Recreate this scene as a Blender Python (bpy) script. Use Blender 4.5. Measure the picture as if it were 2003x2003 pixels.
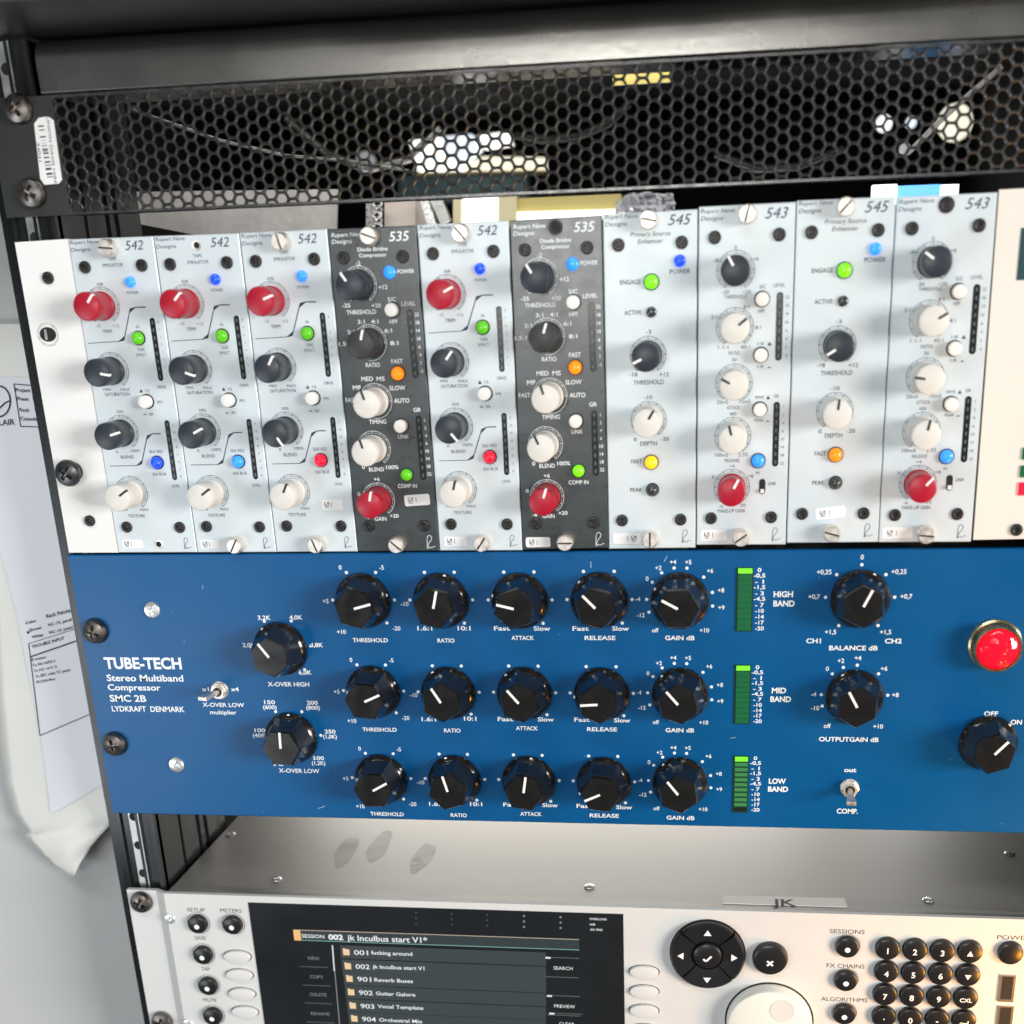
import bpy, bmesh, math, random
from mathutils import Vector, Matrix
random.seed(7)
D = bpy.data
for o in list(D.objects): D.objects.remove(o, do_unlink=True)
S = bpy.context.scene
COL = S.collection
MM = 0.001

# ------------------------------------------------------------------ camera
# pinhole solved from the rack geometry (482.6 mm panels, 38.1 mm modules, 44.45 mm units)
F, CX, CY = 2493.93, 1087.20, 1570.29
RV = Vector((0.38668825, 0.13662855, -0.0068817))
CAM = Vector((66.695, -559.367, -25.868))
th = RV.length; k = RV / th
K = Matrix(((0, -k.z, k.y), (k.z, 0, -k.x), (-k.y, k.x, 0)))
RR = Matrix.Identity(3) + math.sin(th) * K + (1 - math.cos(th)) * (K @ K)
R0 = Matrix(((1, 0, 0), (0, 0, -1), (0, 1, 0)))
WC = RR @ R0                      # world -> camera (x right, y down, z forward)
CW = WC.transposed()
def at(px, py, y=0.0):
    """point (mm) of the plane Y=y seen at photo pixel px,py (photo is 2003 px square)"""
    d = CW @ Vector(((px - CX) / F, (py - CY) / F, 1.0))
    t = (y - CAM.y) / d.y
    return CAM + d * t
cd = D.cameras.new('camera'); cam = D.objects.new('camera', cd); COL.objects.link(cam)
cd.sensor_width = 36; cd.lens = F / 2003 * 36
cd.shift_x = -(CX - 1001.5) / 2003; cd.shift_y = (CY - 1001.5) / 2003
cd.clip_start = 0.02; cd.clip_end = 30
flip = Matrix(((1, 0, 0), (0, -1, 0), (0, 0, -1)))
cam.matrix_world = Matrix.Translation(CAM * MM) @ (CW @ flip).to_4x4()
cd.dof.use_dof = True; cd.dof.aperture_fstop = 8
cd.dof.focus_distance = 0.60
S.camera = cam
S.render.resolution_x = S.render.resolution_y = 1024
S.view_settings.view_transform = 'Standard'; S.view_settings.look = 'None'
S.view_settings.exposure = -0.06; S.view_settings.gamma = 1

# ------------------------------------------------------------------ light
w = D.worlds.new('World'); S.world = w; w.use_nodes = True
w.node_tree.nodes['Background'].inputs[0].default_value = (0.86, 0.93, 1.0, 1)
w.node_tree.nodes['Background'].inputs[1].default_value = 0.14
def area(name, loc, target, sx, sy, energy, col):
    l = D.lights.new(name, 'AREA'); l.shape = 'RECTANGLE'; l.size = sx; l.size_y = sy
    l.energy = energy; l.color = col
    o = D.objects.new(name, l); COL.objects.link(o); o.location = Vector(loc) * MM
    o.rotation_euler = (Vector(target) - Vector(loc)).to_track_quat('-Z', 'Y').to_euler()
    return o
area('key_light', (4500, -2900, 330), (-60, 0, -130), 2.0, 1.5, 320, (1.0, 0.985, 0.965))
area('ceiling_tube_light', (-250, -900, 900), (0, 0, -100), 1.3, 0.09, 7.0, (0.92, 0.97, 1.0))
area('room_lamp', (-130, -1600, 45), (0, 0, 20), 0.55, 0.09, 5.5, (1.0, 0.98, 0.95))
area('low_left_light', (-1000, -1150, -560), (-200, 0, -200), 0.7, 0.5, 5.5, (0.88, 0.94, 1.0))  # added soft light for the sheen on the blue panel's left side
area('warm_lamp', (430, -260, -360), (215, 0, -310), 0.10, 0.10, 0.42, (1.0, 0.60, 0.22))
area('orange_lamp', (305, -110, -400), (240, 0, -360), 0.05, 0.05, 0.48, (1.0, 0.40, 0.03))
area('back_room_light', (-95, 620, -225), (-40, 60, -330), 0.50, 0.12, 2.4, (1.0, 0.98, 0.95))
area('back_right_light', (262, 620, -225), (150, 60, -330), 0.12, 0.10, 0.7, (0.95, 0.97, 1.0))  # second added back light, makes the right-hand highlight on the chassis top
area('interior_fill_light', (-40, 70, 88), (-40, 260, 10), 0.40, 0.02, 0.38, (1.0, 0.97, 0.92))  # added unseen fill, brightens the sheet and boxes behind the vent

# ------------------------------------------------------------------ materials
def mat(name, col, rough=0.5, metal=0.0, spec=0.5, emit=None, es=0.0, coat=0.0, noise=None, bump=None, trans=0.0):
    m = D.materials.new(name); m.use_nodes = True
    nt = m.node_tree; b = nt.nodes['Principled BSDF']
    b.inputs['Base Color'].default_value = (*col, 1); b.inputs['Roughness'].default_value = rough
    b.inputs['Metallic'].default_value = metal; b.inputs['Specular IOR Level'].default_value = spec
    b.inputs['Coat Weight'].default_value = coat
    if trans: b.inputs['Transmission Weight'].default_value = trans
    if emit: b.inputs['Emission Color'].default_value = (*emit, 1); b.inputs['Emission Strength'].default_value = es
    tc = nt.nodes.new('ShaderNodeTexCoord')
    if noise:   # (scale, amount, roughness amount, stretch xyz)
        sc, am, ra, st = noise
        mp = nt.nodes.new('ShaderNodeMapping'); mp.inputs['Scale'].default_value = st
        n = nt.nodes.new('ShaderNodeTexNoise'); n.inputs['Scale'].default_value = sc; n.inputs['Detail'].default_value = 6
        nt.links.new(tc.outputs['Object'], mp.inputs[0]); nt.links.new(mp.outputs[0], n.inputs['Vector'])
        mx = nt.nodes.new('ShaderNodeMix'); mx.data_type = 'RGBA'
        mx.inputs[6].default_value = (*[c * (1 - am) for c in col], 1); mx.inputs[7].default_value = (*[min(1, c * (1 + am)) for c in col], 1)
        nt.links.new(n.outputs[0], mx.inputs[0]); nt.links.new(mx.outputs[2], b.inputs['Base Color'])
        mr = nt.nodes.new('ShaderNodeMapRange'); mr.inputs[1].default_value = .3; mr.inputs[2].default_value = .7
        mr.inputs[3].default_value = max(.02, rough - ra); mr.inputs[4].default_value = min(1, rough + ra)
        nt.links.new(n.outputs[0], mr.inputs[0]); nt.links.new(mr.outputs[0], b.inputs['Roughness'])
    if bump:    # (scale, distance mm, stretch)
        sc, di, st = bump
        mp = nt.nodes.new('ShaderNodeMapping'); mp.inputs['Scale'].default_value = st
        n = nt.nodes.new('ShaderNodeTexNoise'); n.inputs['Scale'].default_value = sc; n.inputs['Detail'].default_value = 3
        bp = nt.nodes.new('ShaderNodeBump'); bp.inputs['Distance'].default_value = di * MM; bp.inputs['Strength'].default_value = 1
        nt.links.new(tc.outputs['Object'], mp.inputs[0]); nt.links.new(mp.outputs[0], n.inputs['Vector'])
        nt.links.new(n.outputs[0], bp.inputs['Height']); nt.links.new(bp.outputs[0], b.inputs['Normal'])
    return m
M = {}
M['module'] = mat('anodised_silver', (.63, .69, .71), .42, .15, noise=(60, .05, .06, (1, 1, 1)), bump=(900, .012, (1, 1, 1)))
M['ear'] = mat('white_painted_panel', (.80, .79, .765), .45, 0, noise=(40, .03, .05, (1, 1, 1)))
M['warm_ear'] = mat('warm_white_panel', (.76, .705, .63), .45, 0, noise=(40, .03, .05, (1, 1, 1)))
M['module_dark'] = mat('charcoal_anodised', (.034, .044, .046), .29, .1, spec=.9, noise=(160, .10, .03, (1, 1, 1)), bump=(520, .022, (1, 1, 1)))
M['blue'] = mat('blue_enamel', (.0, .084, .245), .33, 0, spec=.3, noise=(18, .10, .05, (1, 1, 1)), bump=(1200, .006, (1, 1, 1)))
M['ink'] = mat('navy_ink', (.035, .045, .085), .6)
M['ink_black'] = mat('black_ink', (.03, .03, .03), .6)
M['ink_white'] = mat('white_ink', (.86, .90, .90), .5)
M['slate'] = mat('slate_plastic', (.024, .031, .041), .36, noise=(300, .1, .05, (1, 1, 1)))
M['graphite'] = mat('graphite_plastic', (.032, .033, .033), .42, noise=(300, .1, .05, (1, 1, 1)))
M['red'] = mat('crimson_plastic', (.40, .004, .022), .36, noise=(300, .08, .05, (1, 1, 1)))
M['cream'] = mat('cream_plastic', (.70, .675, .62), .36, noise=(200, .03, .05, (1, 1, 1)))
M['line_white'] = mat('white_pointer', (.90, .89, .85), .45)
M['line_black'] = mat('black_pointer', (.015, .015, .015), .5)
M['bakelite'] = mat('black_bakelite', (.009, .0085, .008), .18, spec=.5, coat=.3, noise=(160, .3, .06, (1, 1, 1)))
M['oxide'] = mat('black_oxide_steel', (.045, .043, .042), .38, .7, noise=(400, .3, .1, (1, 1, 1)))
M['socket'] = mat('dark_socket', (.008, .008, .008), .7)
M['nickel'] = mat('nickel', (.86, .80, .72), .38, .9, noise=(500, .12, .12, (1, 1, 1)))
M['steel'] = mat('worn_steel_screw', (.20, .18, .165), .36, 1.0, noise=(350, .3, .12, (1, 1, 1)))
M['zinc'] = mat('bright_screw', (.82, .83, .82), .28, .8, noise=(400, .12, .1, (1, 1, 1)))
M['lens_dark'] = mat('smoked_lens', (.010, .014, .012), .22, coat=.4)
M['led_off'] = mat('unlit_led', (.10, .11, .11), .3)
M['led_smoke'] = mat('unlit_dark_led', (.035, .04, .04), .2, coat=.4)
M['button'] = mat('white_button', (.84, .82, .78), .4)
M['sticker'] = mat('white_sticker', (.86, .86, .85), .5)
def led(n, c, e, s): M[n] = mat(n, c, .28, emit=e, es=s, coat=.3)
led('led_lightblue', (.03, .22, .8), (.015, .25, 1.0), 1.0)
led('led_blue', (.01, .05, .7), (.002, .065, 1.0), 1.0)
led('led_green', (.08, .35, .01), (.10, .62, .0), .55)
led('led_brightgreen', (.15, .6, .01), (.17, .95, .0), .9)
led('led_red', (.6, .01, .03), (1.0, .0, .035), .9)
led('led_orange', (.8, .2, .01), (1.0, .24, .0), .95)
led('led_yellow', (.8, .45, .01), (1.0, .50, .0), 1.0)
led('segment_bright', (.1, .5, .02), (.18, .85, .02), .95)
M['segment'] = mat('green_segment', (.008, .10, .035), .25, emit=(.0, .10, .03), es=.35, coat=.3)
M['segment_low'] = mat('green_segment_faint', (.03, .17, .05), .25, emit=(.05, .22, .06), es=.35, coat=.3)
M['black_paint'] = mat('black_textured_paint', (.024, .025, .025), .42, spec=.5, noise=(30, .15, .06, (1, 1, 1)), bump=(500, .05, (1, 1, 1)))
M['bar_paint'] = mat('black_satin_beam', (.19, .184, .172), .27, .9, spec=.7, noise=(14, .25, .09, (1, 1, 1)), bump=(260, .03, (1, 1, 1)))
M['mesh_paint'] = mat('black_mesh_paint', (.10, .10, .099), .28, .75, spec=.8, noise=(200, .2, .08, (1, 1, 1)))
M['gloss_black'] = mat('gloss_black_rail', (.018, .020, .021), .22, .3, noise=(60, .4, .12, (1, 1, .15)), bump=(240, .05, (1, 1, .3)))
M['alu'] = mat('brushed_aluminium', (.50, .475, .43), .47, .88, noise=(700, .10, .05, (.6, 1.6, 1)), bump=(900, .012, (.4, 1.5, 1)))
M['alu_edge'] = mat('aluminium_edge', (.52, .50, .46), .42, .9, noise=(200, .15, .1, (.1, 1, 1)))
M['strip'] = mat('zinc_strip', (.48, .49, .47), .35, .9, noise=(150, .3, .12, (1, 1, 1)))
M['hpanel'] = mat('pale_warm_grey_panel', (.66, .66, .64), .42, .05, noise=(60, .02, .05, (1, 1, 1)), bump=(1400, .008, (1, 1, 1)))
M['glass'] = mat('display_glass', (.011, .013, .015), .16, coat=.4, noise=(30, .3, .07, (1, 1, 1)))
M['rubber'] = mat('black_key', (.012, .012, .013), .30, spec=.5)
M['oval'] = mat('pale_key', (.66, .66, .64), .4)
M['wheel'] = mat('ivory_wheel', (.78, .77, .71), .35)
M['wall'] = mat('light_grey_wall', (.50, .505, .495), .5, noise=(7, .03, .08, (1, 1, 1)), bump=(900, .01, (1, 1, 1)))
M['tape'] = mat('cloth_tape', (.88, .83, .76), .6, noise=(90, .06, .03, (1, 1, 1)))
M['smudge'] = mat('finger_smudge', (.40, .38, .355), .50, .86, noise=(120, .2, .1, (1, 3, 1)))
M['brass'] = mat('brass_bezel', (.58, .47, .27), .25, 1.0, noise=(200, .15, .08, (1, 1, 1)))
M['cream_rail'] = mat('cream_rail', (.75, .68, .42), .4)
M['pale_box'] = mat('pale_pink_box', (.75, .66, .60), .5)
M['grey_sheet'] = mat('hammered_grey_sheet', (.38, .37, .36), .4, .1, noise=(60, .25, .1, (1, 1, 1)), bump=(190, .5, (1, 1, 1)))
M['void'] = mat('dark_interior', (.004, .004, .004), .9, spec=.2)
M['lit_tube'] = mat('lit_tube', (.9, .9, .9), .4, emit=(1, 1, .98), es=2.2)
M['lit_blue'] = mat('lit_blue_cover', (.2, .5, .9), .4, emit=(.12, .45, 1), es=1.3)
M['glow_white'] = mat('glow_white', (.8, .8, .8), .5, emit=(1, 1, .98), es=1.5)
M['glow_cool'] = mat('glow_cool', (.7, .8, .9), .5, emit=(.80, .88, 1), es=1.1)
M['glow_warm'] = mat('glow_warm', (.9, .85, .7), .5, emit=(1, .93, .74), es=1.1)
M['glow_dim'] = mat('glow_dim', (.5, .5, .5), .5, emit=(.9, .95, 1), es=.30)
M['ochre_rail'] = mat('ochre_rail', (.50, .42, .13), .4)
M['teal'] = mat('teal_glow_paint', (.03, .07, .08), .4, emit=(.05, .12, .14), es=.12)  # faint glow put into the paint; the box is no lamp
M['plastic'] = mat('shiny_plastic', (.86, .88, .92), .35, coat=.3)
M['dust'] = mat('dust', (.25, .42, .55), .8)
M['usb'] = mat('usb_shell', (.70, .64, .55), .28, 1.0)

# ------------------------------------------------------------------ helpers
def prop(o, label=None, cat=None, group=None, kind=None):
    if label: o['label'] = label
    if cat: o['category'] = cat
    if group: o['group'] = group
    if kind: o['kind'] = kind
    return o
def thing(name, loc, label, cat, group=None):
    o = D.objects.new(name, None); COL.objects.link(o); o.empty_display_size = .01
    o.location = Vector(loc) * MM
    return prop(o, label, cat, group)
class MB:
    """collects geometry in millimetres, world axes, relative to an origin"""
    def __init__(s): s.v = []; s.f = []
    def add(s, vs, fs):
        b = len(s.v); s.v += [tuple(p) for p in vs]; s.f += [tuple(i + b for i in f) for f in fs]; return s
    def box(s, x0, x1, y0, y1, z0, z1):
        return s.add([(x0,y0,z0),(x1,y0,z0),(x1,y1,z0),(x0,y1,z0),(x0,y0,z1),(x1,y0,z1),(x1,y1,z1),(x0,y1,z1)],
                     [(0,3,2,1),(4,5,6,7),(0,1,5,4),(2,3,7,6),(1,2,6,5),(3,0,4,7)])
    def slab(s, quad, y0, y1):
        """quad: 4 (x,z) points anticlockwise seen from the front (-y); y0 front, y1 back"""
        a = [(x, y0, z) for x, z in quad]; b = [(x, y1, z) for x, z in quad]
        n = len(quad)
        fs = [tuple(range(n)), tuple(range(2*n-1, n-1, -1))] + [(i, i+n, (i+1)%n+n, (i+1)%n) for i in range(n)]
        return s.add(a + b, fs)
    def lathe(s, prof, n=32, rf=None, cx=0, cz=0, cap=True, capb=False):
        """prof: (r, y) from the back to the front, round an axis along -Y"""
        vs = []; fs = []
        for r, y in prof:
            for i in range(n):
                a = 2*math.pi*i/n; rr = r*(rf(a, y) if rf else 1)
                vs.append((cx + rr*math.sin(a), y, cz + rr*math.cos(a)))
        for j in range(len(prof)-1):
            for i in range(n):
                a, b = j*n+i, j*n+(i+1)%n
                fs.append((a, a+n, b+n, b))
        if cap: fs.append(tuple((len(prof)-1)*n + i for i in range(n))[::-1])
        if capb: fs.append(tuple(range(n)))
        return s.add(vs, fs)
    def build(s, name, m, parent=None, loc=(0,0,0), rot=0, smooth=True, share=None, origin=None, ang=35):
        me = s.mesh(name, smooth, origin, ang)
        return link(name, me, m, parent, loc, rot)
    def mesh(s, name, smooth=True, origin=None, ang=35):
        o = origin or (0,0,0)
        me = D.meshes.new(name)
        me.from_pydata([((a-o[0])*MM, (b-o[1])*MM, (c-o[2])*MM) for a,b,c in s.v], [], s.f)
        if smooth:
            me.shade_smooth(); me.set_sharp_from_angle(angle=math.radians(ang))
        return me
def link(name, me, m, parent=None, loc=(0,0,0), rot=0):
    """rot: clockwise degrees seen from the front"""
    if m is not None and len(me.materials) == 0: me.materials.append(M[m] if isinstance(m, str) else m)
    o = D.objects.new(name, me); COL.objects.link(o)
    if parent: o.parent = parent
    p = Vector(loc)
    if parent and not parent.parent: p = p - parent.location / MM      # loc is world mm when the parent is a thing
    o.location = p * MM
    o.rotation_euler = (0, math.radians(rot), 0)
    return o
CACHE = {}
def cached(key, fn):
    if key not in CACHE: CACHE[key] = fn()
    return CACHE[key]

# text -> flat mesh (Blender's own font), cached
def text_geo(s, size, shear=0, bold=0, space=1, res=3):
    def mk():
        cu = D.curves.new('t', 'FONT'); cu.body = s; cu.size = 1; cu.shear = shear; cu.offset = bold
        cu.space_character = space; cu.resolution_u = res; cu.align_x = 'CENTER'; cu.align_y = 'CENTER'
        ob = D.objects.new('t', cu); COL.objects.link(ob)
        dg = bpy.context.evaluated_depsgraph_get(); dg.update()
        me = D.meshes.new_from_object(ob.evaluated_get(dg))
        vs = [(v.co.x, v.co.y) for v in me.vertices]; fs = [tuple(p.vertices) for p in me.polygons]
        D.objects.remove(ob, do_unlink=True); D.curves.remove(cu); D.meshes.remove(me)
        return vs, fs
    vs, fs = cached(('txt', s, shear, bold, space, res), mk)
    return [(a*size, b*size) for a, b in vs], fs
class Ink(MB):
    """flat print lying just in front of a panel: everything in world mm on the plane Y=y"""
    def __init__(s, y=-0.07): super().__init__(); s.y = y
    def text(s, t, x, z, cap, rot=0, wide=1.0, shear=0, bold=0, space=1, anchor='c', width=None):
        vs, fs = text_geo(t, cap/0.70, shear, bold, space)
        xs = [a for a, b in vs] or [0]; zs = [b for a, b in vs] or [0]
        x0, x1, z0, z1 = min(xs), max(xs), min(zs), max(zs)
        if width: wide = width/max(1e-6, x1-x0)
        ax = {'c': (x0+x1)/2, 'l': x0, 'r': x1}[anchor]; az = (z0+z1)/2
        c, sn = math.cos(math.radians(-rot)), math.sin(math.radians(-rot))
        out = []
        for a, b in vs:
            a = (a-ax)*wide; b -= az
            out.append((x + a*c - b*sn, s.y, z + a*sn + b*c))
        return s.add(out, fs)
    def poly(s, pts): return s.add([(x, s.y, z) for x, z in pts], [tuple(range(len(pts)))])
    def rect(s, x0, x1, z0, z1): return s.poly([(x0,z0),(x1,z0),(x1,z1),(x0,z1)])
    def line(s, pts, wd):
        for (x0,z0),(x1,z1) in zip(pts, pts[1:]):
            dx, dz = x1-x0, z1-z0; L = math.hypot(dx, dz) or 1; nx, nz = -dz/L*wd/2, dx/L*wd/2
            s.poly([(x0-nx,z0-nz),(x1-nx,z1-nz),(x1+nx,z1+nz),(x0+nx,z0+nz)])
        return s
    def arc(s, x, z, r, wd, a0, a1):
        n = max(6, int(abs(a1-a0)/6))
        vs = []; 
        for i in range(n+1):
            a = math.radians(a0+(a1-a0)*i/n)
            for q in (r-wd/2, r+wd/2): vs.append((x+q*math.sin(a), s.y, z+q*math.cos(a)))
        return s.add(vs, [(2*i, 2*i+2, 2*i+3, 2*i+1) for i in range(n)])
    def dot(s, x, z, r, n=16):
        return s.poly([(x+r*math.sin(-2*math.pi*i/n), z+r*math.cos(2*math.pi*i/n)) for i in range(n)])
def img_dir(px, py, ang, y):
    """true rotation on a plane Y=y of something that points at image angle ang (clockwise from up) at a pixel"""
    a = math.radians(ang); p = at(px, py, y); q = at(px+8*math.sin(a), py-8*math.cos(a), y)
    return math.degrees(math.atan2(q.x-p.x, q.z-p.z))

# ------------------------------------------------------------------ component meshes (origin on the panel face, axis -Y)
def me_round_knob():
    b = MB(); b.lathe([(5.9,-.35),(5.9,-2.2),(5.55,-2.6),(5.6,-8.8),(5.75,-9.3),(5.75,-14.9),(5.55,-15.35),(5.1,-15.55)], 48); return b.mesh('knob_body', ang=28)
def me_pointer():
    b = MB(); b.box(-.47,.47,-15.72,-15.4,1.9,5.35); b.box(-.47,.47,-15.5,-13.4,5.35,5.85); return b.mesh('pointer', False)
def scallop(n, d, ph=0):
    def f(a, y):
        t = ((a/(2*math.pi)*n + .5 + ph) % 1.0)
        return 1 - d*math.sin(math.pi*t)**.75
    return f
def me_skirt_knob():
    b = MB()
    b.lathe([(12.6,-.3),(12.9,-1.2),(12.7,-2.2),(11.9,-3.4),(10.9,-4.2)], 60)
    b.lathe([(12.5,-3.0),(12.1,-4.4),(9.95,-13.8),(9.65,-15.6),(9.0,-16.6)], 96, scallop(6, .13))
    return b.mesh('knob_body', ang=22)
def me_skirt_pointer():
    b = MB()
    b.box(-.55,.55,-16.78,-16.4,0.2,8.1)
    b.lathe([(.7,-2.6),(.7,-3.15)], 12, cx=0, cz=12.05)
    return b.mesh('pointer', False)
def me_hex_screw():
    b = MB()
    b.lathe([(2.55,0),(2.55,-.5),(2.35,-.95),(2.1,-1.05),(1.45,-1.0)], 28, cap=False)
    hexf = lambda a, y: math.cos(math.pi/6)/math.cos(((a+math.pi/6)%(math.pi/3))-math.pi/6)
    b.lathe([(1.5,-1.0),(1.25,-.9),(1.2,-.1)], 24, hexf); return b.mesh('socket_screw', ang=30)
def me_thumb():
    b = MB(); n = 60
    kn = lambda a, y: 1 + (.035 if (int(round(a/(2*math.pi)*60)) % 2) else 0)
    b.lathe([(3.3,0),(3.35,-.4),(3.5,-.7),(3.5,-5.0),(3.3,-5.3),(2.2,-5.3)], n, kn)
    for sg in (1,-1):
        pts = [(3.25*math.cos(t), sg*(.38+ (math.sqrt(3.25**2-.38**2))*0)) for t in ()]
        m = 14; a0 = math.asin(.38/3.3)
        vs = []
        for i in range(m+1):
            t = a0 + (math.pi-2*a0)*i/m
            vs.append((3.3*math.cos(t), sg*3.3*math.sin(t)))
        if sg > 0: ring = vs
        else: ring = vs[::-1]
        ins = [(x*.93, z*.93 + sg*.0) for x, z in ring]
        k_ = len(ring)
        V = [(x,-5.2,z) for x,z in ring] + [(x,-6.1,z) for x,z in ring] + [(x,-6.4,z) for x,z in ins]
        Fc = [(i+k_, i, (i+1)%k_, (i+1)%k_+k_)[::-1] for i in range(k_)] + [(i+2*k_, i+k_, (i+1)%k_+k_, (i+1)%k_+2*k_)[::-1] for i in range(k_)] + [tuple(range(2*k_, 3*k_))]
        b.add(V, Fc)
    return b.mesh('thumb_screw', ang=25)
def me_thumb_slot():
    b = MB(); b.box(-3.1,3.1,-5.55,-5.28,-.36,.36); return b.mesh('slot', False)
def me_phillips(R, H, cross=.42, flat=False):
    b = MB(); n = 64; prof = [(R*.98,0),(R,-H*.22),(R*.96,-H*.5),(R*.86,-H*.75)]
    rings = [.86,.74,.64,.56,.49,.42,.35,.28,.21,.14,.07]
    vs = []; fs = []
    rows = [(r, y, False) for r, y in prof[:-1]] + [(R*q, -H*(.75+.25*(1-(q/.86)**2)), True) for q in rings]
    for r, y, top in rows:
        for i in range(n):
            a = 2*math.pi*i/n; x, z = r*math.sin(a), r*math.cos(a)
            if top:
                L = R*cross*1.25; wd = R*.13
                q = 1.0 if (abs(x) < wd and abs(z) < L) or (abs(z) < wd and abs(x) < L) else 0
                y2 = y + q*min(H*.75, R*.35)*(1-.5*r/L if r < L else 0)
            else: y2 = y
            vs.append((x, y2, z))
    for j in range(len(rows)-1):
        for i in range(n):
            p, q = j*n+i, j*n+(i+1)%n; fs.append((p, p+n, q+n, q))
    fs.append(tuple((len(rows)-1)*n+i for i in range(n))[::-1])
    b.add(vs, fs)
    c = .7071
    b.v = [(x*c - z*c*1.0, y, x*c + z*c) if False else (x, y, z) for x, y, z in b.v]
    return b.mesh('rack_screw', ang=30)
def me_dome(r, h):
    b = MB(); pr = [(r,-.2)] + [(r*math.cos(t*math.pi/2/6), -.2-h*.35-h*.65*math.sin(t*math.pi/2/6)) for t in range(6)]
    b.lathe(pr, 28); return b.mesh('dome')
def me_bezel(r0, r1, h=.5):
    b = MB(); b.lathe([(r1,0),(r1,-h),(r0,-h),(r0,-.1)], 32, cap=False); b.lathe([(r0,-.12)], 32); return b.mesh('bezel')
def me_capbutton(r, h):
    b = MB(); b.lathe([(r*.97,-.1),(r,-h+.5),(r*.93,-h+.1),(r*.8,-h)], 32); return b.mesh('push_button')

def knob(parent, x, z, colr, rot, line='line_white', y=0):
    k_ = link('knob', cached(('rk', colr), me_round_knob), colr, parent, (x, y, z), rot)
    link('pointer', cached(('rp', line), me_pointer), line, k_)
    return k_
def hexs(parent, x, z, y=0):
    link('socket_screw', cached('hex', me_hex_screw), 'oxide', parent, (x, y, z), random.uniform(0, 60))
def lit(parent, x, z, m, r=2.75, h=2.2, name='push_button', bez=True):
    o = link(name, cached(('dome', r, h, m), lambda: me_dome(r, h)), m, parent, (x, 0, z))
    if bez: link('bezel', cached(('bez', r), lambda: me_bezel(r+.06, r+.45)), 'socket', o)
    return o
def white_button(parent, x, z):
    o = link('push_button', cached('wb', lambda: me_capbutton(2.75, 4.0)), 'button', parent, (x, 0, z))
    link('bezel', cached('wbz', lambda: me_bezel(2.8, 3.2, .35)), 'socket', o)
def thumb(parent, x, z, rot):
    o = link('thumb_screw', cached('thumb', me_thumb), 'nickel', parent, (x, 0, z), rot)
    link('slot', cached('thslot', me_thumb_slot), 'socket', o)
def stadium(x, z0, z1, x1=None, wd=2.4, n=8):
    """outline from the top (x,z0) to the bottom (x1,z1)"""
    x1 = x if x1 is None else x1; r = wd/2
    pts = [(x + r*math.cos(math.pi*i/n), z0 + r*math.sin(math.pi*i/n)) for i in range(n+1)]
    pts += [(x1 - r*math.cos(math.pi*i/n), z1 - r*math.sin(math.pi*i/n)) for i in range(n+1)]
    return pts[::-1][::-1]
def meter(parent, p0, p1, wd=2.6, leds=8):
    """p0 top, p1 bottom, world (x,z)"""
    r = wd/2
    b = MB(); b.slab(stadium(p0[0], p0[1]-r, p1[1]+r, p1[0], wd), -.12, .3)
    me = b.build('level_meter', 'lens_dark', parent, parent.location/MM, smooth=False, origin=parent.location/MM)
    c = MB()
    for i in range(leds):
        t = (i+.6)/(leds+.2); x = p0[0]+(p1[0]-p0[0])*t; z = p0[1]+(p1[1]-p0[1])*t
        c.box(x-.35, x+.35, -.30, -.1, z-.75, z+.75)
    o = D.objects.new('meter_leds', c.mesh('meter_leds', False, parent.location/MM)); o.data.materials.append(M['led_off'])
    COL.objects.link(o); o.parent = me; o['kind'] = 'stuff'
def bold_arc(ink, x, z, r=7.55, a0=-145, a1=145, step=29, col_in=6.75):
    ink.arc(x, z, r, .20, a0, a1); ink.arc(x, z, col_in, .12, a0, a1)
    a = a0
    while a <= a1+.1:
        t = math.radians(a)
        ink.line([(x+col_in*math.sin(t), z+col_in*math.cos(t)), (x+(r+.1)*math.sin(t), z+(r+.1)*math.cos(t))], .24); a += step

# ------------------------------------------------------------------ zoom frames used while measuring: (x0, y0, scale) -> photo pixels
Z = {'A': (800,400,.20704), 'B': (800,740,.20704), 'C': (1160,380,.20704), 'D': (1160,730,.20704), 'E': (1540,360,.23965),
     'F': (1540,720,.23965), 'G': (100,1080,.31056), 'H': (620,1080,.2588), 'I': (1100,1080,.2588), 'J': (620,1330,.2588),
     'K': (1100,1330,.2588), 'L': (1540,1080,.28986), 'M': (200,1560,.31056), 'N': (550,1760,.35197), 'O': (1180,1700,.22774),
     'Q': (1580,1700,.21894), 'V': (0,0,.3623), 'W': (0,400,.2588), 'X': (0,750,.2588), 'P': (0,1150,.3054), 'Y': (450,400,.20704), 'T': (450,740,.20704)}
def px(z, x, y): a, b, s = Z[z]; return (a + x*s, b + y*s)
def pt(z, x, y, depth=0.0): p = at(*px(z, x, y), depth); return (p.x, p.z)

# ------------------------------------------------------------------ 500-series modules
QUADS = [  # TL, TR, BR, BL in photo pixels
 [(132.6,468.4),(298,462),(385.2,1080.5),(231.6,1081)], [(300,461.8),(466,456.3),(540.2,1080),(386.6,1080.6)],
 [(468,456),(638.6,448),(699,1079),(541.6,1079.8)], [(640.4,448),(812.6,441),(859.2,1077.5),(700.4,1078.8)],
 [(815.6,440.2),(993.6,431),(1021.4,1076.6),(860.4,1077)], [(997,431.5),(1177,421.5),(1190,1072),(1022.6,1075.6)],
 [(1179,419.4),(1364,409),(1360,1071.4),(1191.4,1073.6)], [(1367,404.6),(1556.4,395),(1536.4,1065.2),(1362.6,1065.6)],
 [(1558.6,392.6),(1752.4,384),(1717,1060.3),(1539,1062)], [(1754.6,385.4),(1951.4,376),(1899,1059.8),(1718.6,1060.6)]]
QW = [[(at(*c).x, at(*c).z) for c in q] for q in QUADS]
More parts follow.
